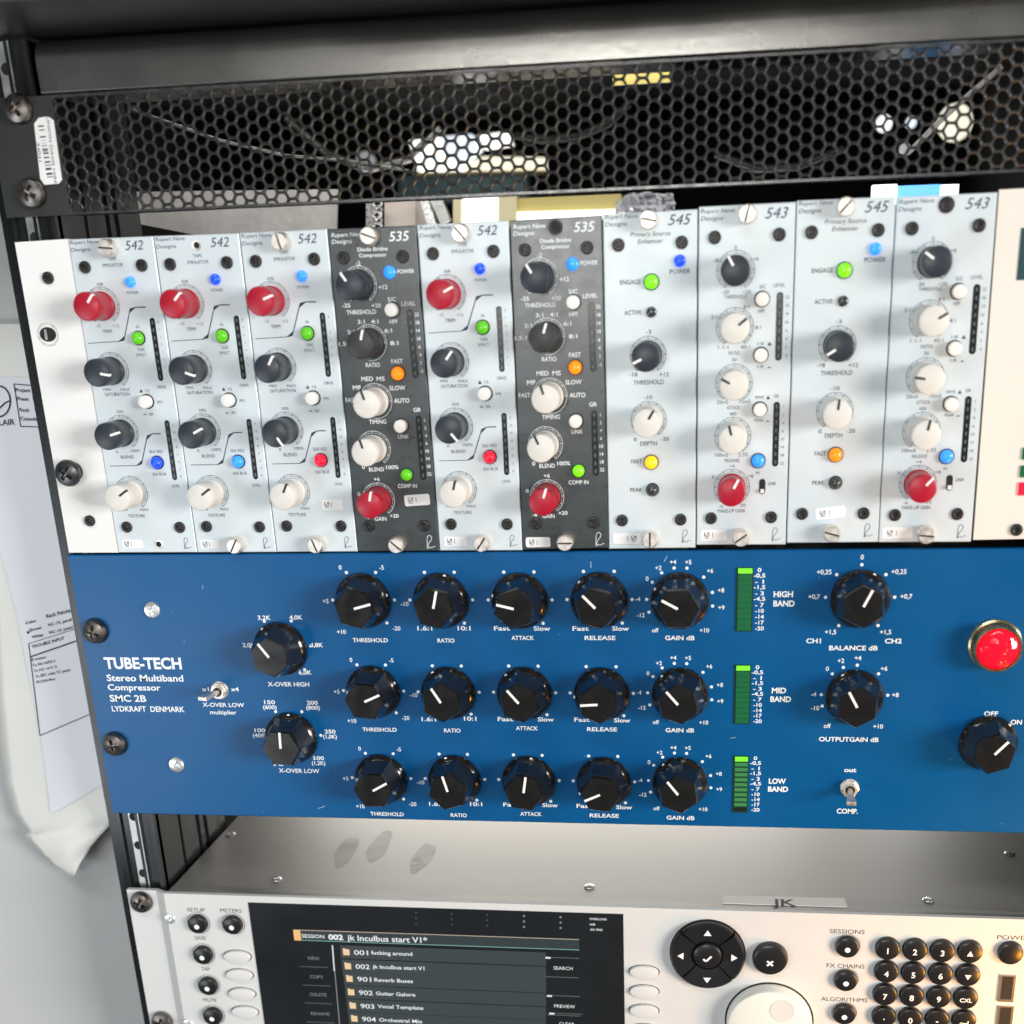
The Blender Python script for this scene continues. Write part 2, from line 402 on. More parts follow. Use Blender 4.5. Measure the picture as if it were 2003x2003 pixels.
def fit_affine(q):
    TL, TR, BR, BL = [Vector(c) for c in q]
    o = (TL+TR+BR+BL)/4; ex = ((TR-TL)+(BR-BL))/2; ez = ((TL-BL)+(TR-BR))/2
    return o, ex, ez
def to_local(q, p):
    o, ex, ez = fit_affine(q); d = Vector(p)-o
    det = ex.x*ez.y-ex.y*ez.x
    return ((d.x*ez.y-d.y*ez.x)/det, (ex.x*d.y-ex.y*d.x)/det)
def from_local(q, s): o, ex, ez = fit_affine(q); r = o+ex*s[0]+ez*s[1]; return (r.x, r.y)
class Mapper:
    def __init__(s, ref, dst): s.ref, s.dst = QW[ref], QW[dst]
    def __call__(s, z, x, y): return from_local(s.dst, to_local(s.ref, pt(z, x, y)))

def plate(root, q, m, ground=-.0):
    o = root.location/MM
    b = MB()
    ins = .35
    TL, TR, BR, BL = q
    cx = sum(p[0] for p in q)/4; cz = sum(p[1] for p in q)/4
    def shr(p, d): return (p[0]+(d if p[0] < cx else -d), p[1]+(d if p[1] < cz else -d))
    outer = [BL, BR, TR, TL]; inner = [shr(p, ins) for p in outer]
    V = [(x, .35, z) for x, z in outer] + [(x, 0, z) for x, z in inner] + [(x, 2.0, z) for x, z in outer]
    Fc = [(4,5,6,7)] + [(i, (i+1)%4, (i+1)%4+4, i+4) for i in range(4)] + [(i+8, (i+1)%4+8, (i+1)%4, i) for i in range(4)] + [(11,10,9,8)]
    b.add(V, Fc)
    return b.build('front_panel', m, root, root.location/MM, smooth=False, origin=o)
def ink_done(ink, root, m, name='lettering'):
    if ink.v:
        o = ink.mesh(name, False, root.location/MM)
        ob = link(name, o, m, root, root.location/MM)
        return ob
def sticker(root, p, wd, ht, rot=0, logo_left=True):
    x, z = p; y0 = -.14
    c, s_ = math.cos(math.radians(-rot)), math.sin(math.radians(-rot))
    r = .9; pts = []
    for (sx, sz, a0) in ((1,1,0),(-1,1,90),(-1,-1,180),(1,-1,270)):
        for i in range(5):
            a = math.radians(a0+90*i/4); px_, pz_ = sx*(wd/2-r)+r*math.cos(a), sz*(ht/2-r)+r*math.sin(a)
            pts.append((x+px_*c-pz_*s_, z+px_*s_+pz_*c))
    b = MB(); b.slab(pts, y0, 0.05)
    o = b.build('asset_sticker', 'sticker', root, root.location/MM, smooth=False, origin=root.location/MM)
    ink = Ink(y0-.05)
    lx = -wd*.26 if logo_left else wd*.26
    def q(a, b_): return (x+a*c-b_*s_, z+a*s_+b_*c)
    g = q(lx, .35); ink.arc(g[0], g[1], 1.05, .28, 30, 330)
    ink.line([q(lx-.9, -.35), q(lx-.1, .05), q(lx+.5, .75), q(lx+1.0, 1.2)], .32)
    ink.line([q(lx-1.0, -1.25), q(lx+1.0, -1.25)], .22)
    ink.line([q(lx+wd*.22*(1 if logo_left else -1), -1.1), q(lx+wd*.22*(1 if logo_left else -1), 1.1)], .2)
    me = ink.mesh('sticker_print', False, root.location/MM); me.materials.append(M['ink_black'])
    ob = D.objects.new('sticker_print', me); COL.objects.link(ob); ob.parent = o
def signature(ink, p, sc=1.0):
    x, z = p
    P = [(-1.0,-2.6),(-.9,1.2),(-.5,2.4),(.4,2.6),(1.0,1.8),(.7,.7),(-.3,-.4),(-1.0,-2.4)]
    ink.line([(x+a*sc, z+b*sc) for a, b in P], .22)
    ink.line([(x+a*sc, z+b*sc) for a, b in [(-.9,-2.6),(-.1,-1.9),(.6,-2.3),(1.2,-1.9),(2.2,-1.6)]], .22)
def curve_shape(ink, mp, z, P):
    pts = [mp(z, *p) for p in P]
    ink.line([pts[0], pts[1]], .28); ink.line([pts[1], pts[2], pts[3], pts[4], pts[5]], .42); ink.line([pts[4], pts[5]], .3)
    ink.poly([pts[1], pts[2], (pts[2][0]+.35, pts[2][1]+1.6)]); ink.poly([pts[4], pts[3], (pts[3][0]-.35, pts[3][1]-1.6)])

def common(mp, ink, root, num, numcol=None):
    pass
def triangle(ink, p, s=.55): ink.poly([(p[0]-s, p[1]-s*.8), (p[0]+s, p[1]-s*.8), (p[0], p[1]+s)])
def flat_tri(ink, p, s=.55): ink.poly([(p[0]-s, p[1]-s*.3), (p[0]+s, p[1]-s*.3), (p[0], p[1]+s*.35)])

def rot_at(p, ang):      # image angle of a knob pointer at plane point p -> true rotation
    w_ = WC @ (Vector((p[0], -15, p[1])) - CAM)
    return img_dir(F*w_.x/w_.z+CX, F*w_.y/w_.z+CY, ang, -15)

def module_542(i, label, angs, leds, thumb_top, thumb_bot, stk):
    q = QW[i]; mp = Mapper(4, i)
    root = thing('tape_emulator_module', (q[3][0], 0, q[3][1]), label, 'audio module', 'silver tape emulator modules in the white rack')
    plate(root, q, 'module')
    ink = Ink()
    hexes = [('A',228,465),('A',798,442),('B',398,1378),('B',927,1378)]
    for h in hexes: hexs(root, *mp(*h))
    ink.text('Rupert Neve', *mp('A',98,228), 1.5, shear=.15, anchor='l', width=13.0)
    ink.text('Designs', *mp('A',100,300), 1.5, shear=.15, anchor='l', width=8.8)
    ink.text('542', *mp('A',738,243), 3.7, shear=.25, wide=1.05)
    ink.text('TAPE', *mp('A',505,378), 1.25, width=3.8); ink.text('EMULATOR', *mp('A',508,440), 1.35, width=9.3)
    ink.text('POWER', *mp('A',678,712), 1.25, width=5.2); ink.text('0dB', *mp('A',360,630), 1.2, width=2.8)
    K = [(mp('A',365,845),'red',angs[0]), (mp('A',400,1483),'slate',angs[1]), (mp('B',440,452),'slate',angs[2]), (mp('B',478,1045),'cream',angs[3])]
    for p, c, a in K:
        bold_arc(ink, p[0], p[1]); knob(root, p[0], p[1], c, rot_at(p, a), 'line_black' if c == 'cream' else 'line_white')
    for t, z, x, y, cp, wd in [('-12','A',300,1042,1.2,2.4),('+12','A',482,1042,1.2,2.8),('TRIM','A',388,1095,1.45,4.2),('MIN','A',330,1668,1.2,3.3),('MAX','A',512,1668,1.2,4.2),
         ('SATURATION','A',428,1715,1.4,11.6),('50%','B',440,245,1.2,3.2),('0','B',370,640,1.2,.9),('100%','B',555,628,1.25,4.4),('BLEND','B',468,690,1.4,6.2),
         ('MIN','B',385,1210,1.2,3.3),('MAX','B',590,1207,1.2,4.0),('TEXTURE','B',505,1268,1.4,8.2),('IN','A',697,1050,1.1,1.3),('TAPE','A',708,1275,1.25,3.4),('EFFECT','A',708,1325,1.25,4.8),
         ('DRIVE','A',878,1640,1.25,4.0),('15','B',732,36,1.2,1.7),('IPS','B',846,148,1.2,2.3),('30','B',748,266,1.2,1.9),('SILK RED','B',760,635,1.3,6.4),('SILK BLUE','B',772,856,1.25,6.4),('LEVEL','B',925,972,1.2,3.8)]:
        ink.text(t, *mp(z, x, y), cp, width=wd)
    triangle(ink, mp('B',670,38), .85); flat_tri(ink, mp('B',686,268), .9)
    curve_shape(ink, mp, 'A', [(185,1215),(490,1195),(548,1180),(638,872),(700,856),(795,855)])
    curve_shape(ink, mp, 'B', [(285,780),(550,774),(605,757),(688,482),(742,460),(825,458)])
    meter(root, mp('A',848,958), mp('A',880,1582), 2.35); meter(root, mp('B',897,325), mp('B',925,915), 2.25)
    for j, s in enumerate(['8','7','6','5','4','3','2','1']): ink.text(s, *mp('A',908+j*4,1000+j*74), .85)
    for j, s in enumerate(['F','16','12','8','6','4','2','R']): ink.text(s, *mp('B',960+j*4,372+j*72), .95)
    lit(root, *mp('A',672,607), leds[0], 2.2, 1.6, 'power_led', False)
    lit(root, *mp('A',697,1160), 'led_green', 2.6, 3.2); lit(root, *mp('B',765,742), leds[1], 2.6, 3.2)
    white_button(root, *mp('B',722,142))
    signature(ink, mp('B',975,1535))
    ink_done(ink, root, 'ink')
    tb(root, mp, ('A',505,275), thumb_top); tb(root, mp, ('B',700,1545), thumb_bot)
    if stk: sticker(root, *stk)
    return root
def tb(root, mp, p, ang):
    x, z = mp(*p)
    if ang is None:     # the screw is missing: bare countersunk hole
        o = link('screw_hole', cached('hole', lambda: me_hole(2.2)), 'nickel', root, (x, 0, z))
        b = cached('holeb', lambda: (lambda m_: (m_.lathe([(1.25,-.12)], 20), m_.mesh('hole_bottom'))[1])(MB()))
        link('hole_bottom', b, 'socket', o)
    elif ang == 'ring': hole_ring(root, x, z)
    else: thumb(root, x, z, ang)
def me_hole(r):
    b = MB(); b.lathe([(r,0),(r*.95,-.16),(r*.6,-.06)], 24, cap=False); return b.mesh('screw_hole')
def hole_ring(root, x, z):
    o = link('screw_hole', cached('ringh', lambda: (lambda m_: (m_.lathe([(3.05,0),(3.0,-.5),(2.4,-.55),(1.3,-.2)], 28, cap=False), m_.mesh('screw_hole'))[1])(MB())), 'oxide', root, (x, 0, z))
    b = cached('ringb', lambda: (lambda m_: (m_.lathe([(1.4,-.22)], 20), m_.mesh('hole_bottom'))[1])(MB()))
    link('hole_bottom', b, 'socket', o)

def module_535(i, label, angs, leds, thumb_top, thumb_bot, stk):
    q = QW[i]; mp = Mapper(5, i)
    root = thing('compressor_module', (q[3][0], 0, q[3][1]), label, 'audio module', 'charcoal compressor modules in the white rack')
    plate(root, q, 'module_dark')
    ink = Ink()
    for h in [('A',1095,430),('A',1682,408),('B',1200,1372),('B',1748,1362)]: hexs(root, *mp(*h))
    ink.text('Rupert Neve', *mp('A',985,218), 1.6, shear=.15, anchor='l', width=13.2, bold=.01)
    ink.text('Designs', *mp('A',985,282), 1.6, shear=.15, anchor='l', width=8.6, bold=.01)
    ink.text('535', *mp('A',1655,210), 3.6, shear=.2, wide=1.1, bold=.01)
    ink.text('Diode Bridge', *mp('A',1385,345), 1.45, width=12.8, bold=.02); ink.text('Compressor', *mp('A',1385,402), 1.45, width=11.8, bold=.02)
    K = [(mp('A',1235,690),'slate',angs[0]), (mp('A',1308,1248),'graphite',angs[1]), (mp('B',1332,168),'cream',angs[2]), (mp('B',1290,625),'cream',angs[3]), (mp('B',1305,1120),'red',angs[4])]
    for j, (p, c, a) in enumerate(K):
        if j in (1, 2): bold_arc(ink, p[0], p[1], 7.3, -90, 95, 36, 6.5); ink.arc(p[0], p[1], 7.2, .16, 95, 190)
        else: bold_arc(ink, p[0], p[1], 7.4, -145, 145, 29, 6.55)
        knob(root, p[0], p[1], c, rot_at(p, a), 'line_black' if c == 'cream' else 'line_white')
    for t, z, x, y, cp, wd in [('-2','A',1235,478,1.6,2),('+12','A',1468,705,1.7,3.9),('-25','A',1095,890,1.6,3.5),('+20','A',1392,885,1.6,4.0),('THRESHOLD','A',1240,950,1.7,12.8),
        ('S/C','A',1550,822,1.6,3.6),('HPF','A',1555,1038,1.6,3.6),('LEVEL','A',1712,862,1.6,6.0),('2:1','A',1125,1145,1.6,3.2),('1.5:1','A',1056,1260,1.6,5.0),('3:1','A',1232,1045,1.6,3.2),
        ('4:1','A',1368,1040,1.6,3.2),('6:1','A',1497,1125,1.6,3.2),('8:1','A',1550,1245,1.6,3.5),('RATIO','A',1325,1460,1.75,6.2),('FAST','A',1568,1420,1.75,5.0),('SLOW','A',1556,1678,1.8,7.0),
        ('MED','A',1262,1595,1.8,5.2),('MS','A',1395,1592,1.8,3.6),('MF','B',1155,40,1.8,3.6),('FAST','B',1092,160,1.8,5.0),('AUTO','B',1592,158,1.8,6.8),('TIMING','B',1342,365,1.75,7.7),
        ('LINK','B',1590,505,1.65,4.8),('GR','B',1740,245,1.7,3.3),('0','B',1178,806,1.6,1.3),('100%','B',1462,803,1.6,5.6),('BLEND','B',1305,826,1.7,6.8),('COMP IN','B',1602,982,1.7,8.6),
        ('+6','B',1302,920,1.6,2.6),('0','B',1118,1065,1.6,1.3),('-6','B',1190,1287,1.6,2.2),('+20','B',1455,1272,1.6,4.0),('GAIN','B',1318,1302,1.7,5.4)]:
        ink.text(t, *mp(z, x, y), cp, width=wd, bold=.012)
    ink.text('POWER', *mp('A',1618,553), 1.55, anchor='l', width=7.2, bold=.012)
    meter(root, mp('A',1720,912), mp('A',1742,1582), 2.9); meter(root, mp('B',1748,300), mp('B',1765,922), 2.7)
    for j, s in enumerate(['22','18','14','10','6','4','2','-2']): ink.text(s, *mp('A',1788+j*2.5,965+j*78), 1.35, bold=.012)
    for j, s in enumerate(['1','2','4','6','10','14','18','22']): ink.text(s, *mp('B',1808+j*2.5,345+j*74), 1.35, bold=.012)
    lit(root, *mp('A',1545,562), leds[0], 2.6, 1.8, 'power_led', False)
    lit(root, *mp('A',1572,1538), 'led_orange', 2.75, 3.2); lit(root, *mp('B',1604,872), leds[1], 2.5, 3.2)
    white_button(root, *mp('A',1555,923)); white_button(root, *mp('B',1580,400))
    signature(ink, mp('B',1790,1520), 1.15)
    ink_done(ink, root, 'ink_white')
    tb(root, mp, ('A',1383,215), thumb_top); tb(root, mp, ('B',1485,1535), thumb_bot)
    if stk: sticker(root, *stk)
    return root

def module_545(i, label, angs, leds, thumb_top, thumb_bot, stk):
    q = QW[i]; mp = Mapper(6, i)
    root = thing('source_enhancer_module', (q[3][0], 0, q[3][1]), label, 'audio module', 'silver source enhancer modules in the white rack')
    plate(root, q, 'module'); ink = Ink()
    for h in [('C',240,480),('C',838,455),('D',275,1390),('D',828,1382)]: hexs(root, *mp(*h))
    ink.text('Rupert Neve', *mp('C',112,222), 1.6, shear=.2, anchor='l', width=13.2)
    ink.text('Designs', *mp('C',115,292), 1.6, shear=.2, anchor='l', width=8.8)
    ink.text('545', *mp('C',818,238), 4.0, shear=.3, wide=1.05)
    ink.text('Primary Source', *mp('C',542,380), 1.75, shear=.2, width=16.0); ink.text('Enhancer', *mp('C',542,442), 1.7, shear=.2, width=10.3)
    K = [(mp('C',520,1520),'slate',angs[0]), (mp('D',525,440),'cream',angs[1])]
    for p, c, a in K:
        bold_arc(ink, p[0], p[1], 7.4, -145, 145, 29, 6.5); knob(root, p[0], p[1], c, rot_at(p, a), 'line_black' if c == 'cream' else 'line_white')
    for t, z, x, y, cp, wd in [('POWER','C',822,728,1.8,8.2),('ENGAGE','C',352,830,1.75,8.4),('ACTIVE','C',378,1118,1.75,7.2),('-3','C',525,1300,1.5,2.2),('-18','C',380,1705,1.6,3.4),('+12','C',672,1702,1.6,3.9),
        ('THRESHOLD','D',525,85,1.75,12.8),('-10','D',520,228,1.5,3.4),('0','D',400,626,1.5,1.3),('-20','D',678,620,1.6,3.4),('DEPTH','D',525,664,1.75,7.0),('FAST','D',412,832,1.7,4.6),('PEAK','D',408,1102,1.7,5.2)]:
        ink.text(t, *mp(z, x, y), cp, width=wd, bold=.008)
    lit(root, *mp('C',820,628), leds[0], 2.35, 1.6, 'power_led', False)
    lit(root, *mp('C',552,828), 'led_brightgreen', 2.75, 2.8); lit(root, *mp('D',550,840), leds[1], 2.75, 3.2)
    lit(root, *mp('C',552,1113), 'led_smoke', 2.1, 1.4, 'status_led', False); lit(root, *mp('D',562,1100), 'led_smoke', 2.4, 3.2)
    signature(ink, mp('D',868,1540), 1.1)
    ink_done(ink, root, 'ink_black')
    tb(root, mp, ('C',530,245), thumb_top); tb(root, mp, ('D',545,1555), thumb_bot)
    if stk: sticker(root, *stk)
    return root

def module_543(i, label, angs, thumb_top, thumb_bot, stk):
    q = QW[i]; mp = Mapper(7, i)
    root = thing('mono_compressor_module', (q[3][0], 0, q[3][1]), label, 'audio module', 'silver mono compressor modules in the white rack')
    plate(root, q, 'module'); ink = Ink()
    for h in [('C',1150,408),('C',1760,380),('D',1115,1370),('D',1683,1360)]: hexs(root, *mp(*h))
    ink.text('Rupert Neve', *mp('C',1018,168), 1.6, shear=.2, anchor='l', width=13.4)
    ink.text('Designs', *mp('C',1018,238), 1.6, shear=.2, anchor='l', width=8.8)
    ink.text('543', *mp('C',1735,175), 4.0, shear=.3, wide=1.05)
    K = [(mp('C',1347,720),'slate',angs[0]),(mp('C',1340,1255),'cream',angs[1]),(mp('D',1332,92),'cream',angs[2]),(mp('D',1320,592),'cream',angs[3]),(mp('D',1310,1078),'red',angs[4])]
    for p, c, a in K:
        bold_arc(ink, p[0], p[1], 7.5, -147, 147, 29.4, 6.55); knob(root, p[0], p[1], c, rot_at(p, a), 'line_black' if c == 'cream' else 'line_white')
    for t, z, x, y, cp, wd in [('0','C',1347,500,1.3,1),('-8','C',1160,625,1.3,2),('+8','C',1537,612,1.3,2.2),('-30','C',1250,925,1.4,3),('+20','C',1452,922,1.4,3.4),('THRESHOLD','C',1345,967,1.4,9.2),
        ('S/C','C',1603,872,1.4,2.6),('HPF','C',1592,1102,1.4,2.6),('LEVEL','C',1762,858,1.4,4.6),('2:1','C',1142,1160,1.4,2.4),('4:1','C',1445,1063,1.4,2.4),('8:1','C',1560,1258,1.4,2.2),
        ('1.1:1','C',1230,1445,1.4,4.2),('40:1','C',1438,1443,1.4,3.8),('RATIO','C',1335,1500,1.4,4.6),('1:8','C',1583,1410,1.2,2.4),('1:8','C',1580,1627,1.2,2.4),('30','D',1333,-128,1.3,2),
        ('20mS','D',1222,272,1.5,4.8),('75mS','D',1432,266,1.5,4.8),('ATTACK','D',1325,325,1.4,5.4),('RMS','D',1575,228,1.2,3.4),('PEAK','D',1570,443,1.2,3.8),('GR','D',1733,215,1.4,2.1),
        ('400','D',1322,385,1.3,2.8),('100mS','D',1215,772,1.5,5.6),('2.5S','D',1418,768,1.5,4),('RELEASE','D',1315,825,1.4,6.2),('IN','D',1555,940,1.1,1.4),('+4','D',1312,878,1.2,2.2),
        ('0','D',1135,980,1.3,1),('+8','D',1488,972,1.3,2.4),('-6','D',1208,1257,1.3,1.8),('20','D',1415,1247,1.3,2.4),('MAKE-UP GAIN','D',1305,1300,1.5,11.4),('LINK','D',1693,1042,1.35,3.4)]:
        ink.text(t, *mp(z, x, y), cp, width=wd)
    triangle(ink, mp('C',1668,1412), .85); flat_tri(ink, mp('C',1665,1635), .9); triangle(ink, mp('D',1655,230), .85); flat_tri(ink, mp('D',1650,452), .9)
    meter(root, mp('C',1768,922), mp('C',1750,1572), 2.7); meter(root, mp('D',1737,268), mp('D',1720,882), 2.6)
    for j, s in enumerate(['22','18','14','10','6','4','2','-2']): ink.text(s, *mp('C',1837-j*2.2,970+j*79), 1.15)
    for j, s in enumerate(['1','2','4','6','10','14','18','22']): ink.text(s, *mp('D',1800-j*2.2,318+j*76), 1.15)
    lit(root, *mp('D',1560,826), 'led_lightblue', 2.7, 2.4)
    for c in [('C',1597,990),('C',1585,1517),('D',1575,340)]: white_button(root, *mp(*c))
    s0 = mp('D',1600,1000); s1 = mp('D',1597,1142)
    b = MB(); b.slab(stadium(s0[0], s0[1]-1.2, s1[1]+1.2, s1[0], 2.6), -.15, .3)
    sw = b.build('slide_switch', 'socket', root, root.location/MM, smooth=False, origin=root.location/MM)
    nb = MB(); nb.box(s1[0]-.75, s1[0]+.75, -1.6, -.1, s1[1]+.6, s1[1]+2.2)
    no = D.objects.new('slider_nub', nb.mesh('slider_nub', False, root.location/MM)); no.data.materials.append(M['button']); COL.objects.link(no); no.parent = sw
    signature(ink, mp('D',1718,1522), 1.1)
    ink_done(ink, root, 'ink')
    tb(root, mp, ('C',1455,190), thumb_top); tb(root, mp, ('D',1395,1540), thumb_bot)
    if stk: sticker(root, *stk)
    return root

def st(z, x, y, wd, ht, rot=0, left=True): return (pt(z, x, y), wd, ht, rot, left)
module_542(0, 'leftmost silver tape emulator module, its lower button glowing deep blue', [28,100,72,51], ['led_lightblue','led_blue'], 5, None, st('X',1000,1213,10,4))
module_542(1, 'silver tape emulator module with empty top screw hole and its lower button glowing sky blue', [35,110,60,50], ['led_blue','led_lightblue'], None, -60, st('X',1590,1215,9.5,4))
module_542(2, 'silver tape emulator module with white sticker, just left of the first charcoal module', [65,25,145,20], ['led_lightblue','led_red'], 75, 70, st('T',967,1195,9.8,4.6))
module_535(3, 'left charcoal compressor module, with nickel thumbscrew at top and sticker beside the red knob', [-35,10,-20,-20,8], ['led_lightblue','led_green'], 20, 40, st('T',1768,1150,11.5,4.8,-3))
module_542(4, 'silver tape emulator module between the two charcoal modules', [60,33,140,12], ['led_blue','led_red'], 50, -55, st('B',440,1540,10.5,4.2))
module_535(5, 'right charcoal compressor module, with an open dark hole at its top edge', [-32,15,-18,-25,16], ['led_lightblue','led_brightgreen'], 'ring', 0, st('B',1220,1548,11,4.4))
module_545(6, 'silver source enhancer module right beside the charcoal one, its fast button glowing yellow', [-117,30], ['led_blue','led_yellow'], 12, 90, st('D',318,1562,12,4.6,0,False))
module_543(7, 'silver mono compressor module between the two enhancer modules, with slotted thumbscrew at its top', [-27,50,-62,-14,28], -75, -35, st('D',1140,1530,11.5,4.6))
module_545(8, 'right silver enhancer module, fast button glowing orange, tilted white sticker low down', [-122,8], ['led_lightblue','led_orange'], -45, 15, st('F',352,1180,12.5,4.8,-6))
module_543(9, 'rightmost silver mono compressor module, top screw missing, next to the cream power section', [-52,60,-82,16,45], 'ring', 5, st('F',900,1345,12.5,4.6))

# ------------------------------------------------------------------ 500-series frame: left ear, right power section, body
q0 = QW[0]; q9 = QW[9]
eTL = at(28.5,474); eBL = at(134.8,1081)
root = thing('module_rack', (eBL.x, 0, eBL.z), 'white three-unit rack frame with its left ear and cream right end, holding the ten modules', 'rack frame')
b = MB(); b.slab([(eBL.x, eBL.z), (q0[3][0]-.15, q0[3][1]), (q0[0][0]-.15, q0[0][1]+.2), (eTL.x, eTL.z)], .1, 3.0)
b.build('rack_ear', 'ear', root, root.location/MM, smooth=False, origin=root.location/MM)
r0 = at(1955,371); r1 = at(1904,1056)
b = MB(); b.slab([(r1.x, r1.z), (252, r1.z+1.0), (252, r0.z+1.0), (r0.x, r0.z)], .1, 3.0)
b.build('power_section_panel', 'warm_ear', root, root.location/MM, smooth=False, origin=root.location/MM)
b = MB(); b.box(-218, 245, 3.2, 210, -131.5, -4.5)
b.build('housing', 'black_paint', root, root.location/MM, smooth=False, origin=root.location/MM)
for z, x, y in [('W',365,555),('X',680,1038),('F',1870,1320)]:
    x_, z_ = pt(z, x, y); link('socket_screw', cached('hex2', me_hex_screw), 'oxide', root, (x_, 0, z_), 12)
# display and status lamps of the power section
a_, b_ = at(1998,446), at(1993,548)
d = MB(); d.box(a_.x, a_.x+16, -.2, 2, b_.z, a_.z); d.build('display_window', mat('teal_window', (.03,.075,.08), .2), root, root.location/MM, smooth=False, origin=root.location/MM)
for (x, y0, y1, m) in [(1922,650,745,'segment'),(1905,795,890,'segment'),(1890,932,1038,'led_red')]:
    c0 = pt('F', x, y0); c1 = pt('F', x-6, y1)
    d = MB(); d.box(c0[0], c0[0]+9, -.6, 1, c1[1], c0[1]); d.build('status_lamp', m, root, root.location/MM, smooth=False, origin=root.location/MM)
# rack slot holes and rack screw with washer
def rackhole(root, x, z, m='ear'):
    b = MB()
    pts = stadium(0, 0, 0, 0, 6.6)
    out = [(-4.2,0)]
    h = MB(); r = 3.2
    hp = [(2.0+r*math.cos(t), r*math.sin(t)) for t in [math.radians(-90+180*i/10) for i in range(11)]] + [(-2.0-r*math.cos(t), -r*math.sin(t)) for t in [math.radians(-90+180*i/10) for i in range(11)]]
    h.slab([(x+a, z+c) for a, c in hp], -.02 + .07, .5)
    h.build('slot_hole', 'socket', root, root.location/MM, smooth=False, origin=root.location/MM)
hx, hz = pt('W', 362, 982)
b = MB(); b.lathe([(5.0,.1),(4.95,-.05),(4.3,-.05),(4.2,.1)], 32, cap=False); 
ring = link('worn_ring', b.mesh('worn_ring'), 'nickel', root, (hx, 0, hz))
b = MB(); b.slab([(hx+3.6*math.cos(t)*1.05, hz+3.0*math.sin(t)) for t in [2*math.pi*i/24 for i in range(24)]], -.12, .1); b.build('slot_hole', 'socket', root, root.location/MM, smooth=False, origin=root.location/MM)
b = MB(); b.box(-.6, .6, -.2, -.05, -2.2, 2.2); link('rail_glint', b.mesh('rail_glint', False), 'strip', root, (hx-.9, 0, hz)); 
sx, sz = pt('X', 560, 665)
b = MB(); b.lathe([(4.2,.1),(4.2,-5.0)], 28); link('screw_shank', b.mesh('screw_shank'), 'socket', root, (sx, 0, sz))
RS = lambda: me_phillips(6.0, 3.4)
link('rack_screw', cached(('rs','oxide'), RS), mat('gunmetal', (.10,.10,.10), .3, .9), root, (sx, -5.0, sz), 40)

# ------------------------------------------------------------------ blue multiband compressor
B0, B1 = at(138,1086).z, at(219.6,1591).z
bx = at(138,1086).x
root = thing('multiband_compressor', (bx, 0, B1), 'wide bright blue rack compressor with rows of black fluted knobs', 'compressor')
def P(m=None): return dict(parent=root, loc=root.location/MM, smooth=False, origin=root.location/MM)
bz = -.2
b = MB(); V = [(-241.6,.5,B1),(252,.5,B1-.1),(252,.5,B0),(-241.6,.5,B0)]; i_ = .5
V2 = [(-241.1,0,B1+i_),(252,0,B1+i_-.1),(252,0,B0-i_),(-241.1,0,B0-i_)]; V3 = [(x,3.2,z) for x,_,z in V]
b.add(V+V2+V3, [(4,5,6,7)]+[(i,(i+1)%4,(i+1)%4+4,i+4) for i in range(4)]+[(i+8,(i+1)%4+8,(i+1)%4,i) for i in range(4)]+[(11,10,9,8)])
b.build('front_panel', 'blue', **P())
b = MB(); b.box(-217, 245, 3.4, 175, B1+4, B0-3); b.build('housing', 'black_paint', **P())
ink = Ink()
def fk(z, cx_, cy_, inner, outer, skirt_dot=True):
    x, zz = pt(z, cx_, cy_)
    pin, pout = at(*px(z, *inner), -16.7), at(*px(z, *outer), -16.7)
    rot = math.degrees(math.atan2(pout.x-pin.x, pout.z-pin.z))
    k_ = link('knob', cached('fk', me_skirt_knob), 'bakelite', root, (x, 0, zz), rot)
    link('pointer', cached('fkp', me_skirt_pointer), 'line_white', k_)
    return x, zz
KN = [  # frame, base centre, pointer inner, pointer outer, kind
 ('G',1449,606,(1370,672),(1290,575),'xh'), ('G',1517,1167,(1437,1245),(1428,1130),'xl'),
 ('H',352,365,(258,438),(400,400),'t'), ('H',939,365,(870,455),(898,290),'r'), ('H',1535,365,(1498,440),(1352,405),'a'), ('I',280,362,(255,450),(145,342),'e'), ('I',888,365,(880,442),(742,370),'g'),
 ('J',428,86,(335,190),(470,130),'t'), ('J',995,95,(940,205),(858,85),'r'), ('J',1569,98,(1528,208),(1430,100),'a'), ('K',297,104,(277,198),(135,205),'e'), ('K',888,107,(882,213),(783,103),'g'),
 ('J',488,745,(405,862),(528,795),'t'), ('J',1043,752,(990,878),(943,745),'r'), ('J',1602,760,(1555,888),(1572,752),'a'), ('K',313,770,(295,882),(170,932),'e'), ('K',888,772,(882,910),(790,800),'g'),
 ('L',490,312,(518,390),(585,270),'b'), ('L',452,975,(480,1060),(420,945),'o'), ('L',1351,1283,(1400,1375),(1510,1275),'p')]
RD = 14.9
def polar(x, z, r, a): a = math.radians(a); return (x+r*math.sin(a), z+r*math.cos(a))
NAMEPOS = {2:('H',403,665),7:('J',473,375),12:('J',530,1013),3:('H',975,668),8:('J',1023,382),13:('J',1072,1022),4:('H',1555,648),9:('J',1587,365),14:('J',1617,1013),
 5:('I',285,648),10:('K',300,373),15:('K',317,1025),6:('I',888,648),11:('K',888,380),16:('K',893,1042)}
VALPOS = {3:[('H',815,575),('H',1112,575)],8:[('J',845,296),('J',1158,292)],13:[('J',900,936),('J',1203,938)],4:[('H',1398,575),('H',1700,577)],9:[('J',1425,296),('J',1730,298)],14:[('J',1465,942),('J',1762,946)],
 5:[('I',138,577),('I',440,577)],10:[('K',150,300),('K',452,305)],15:[('K',165,952),('K',467,962)]}
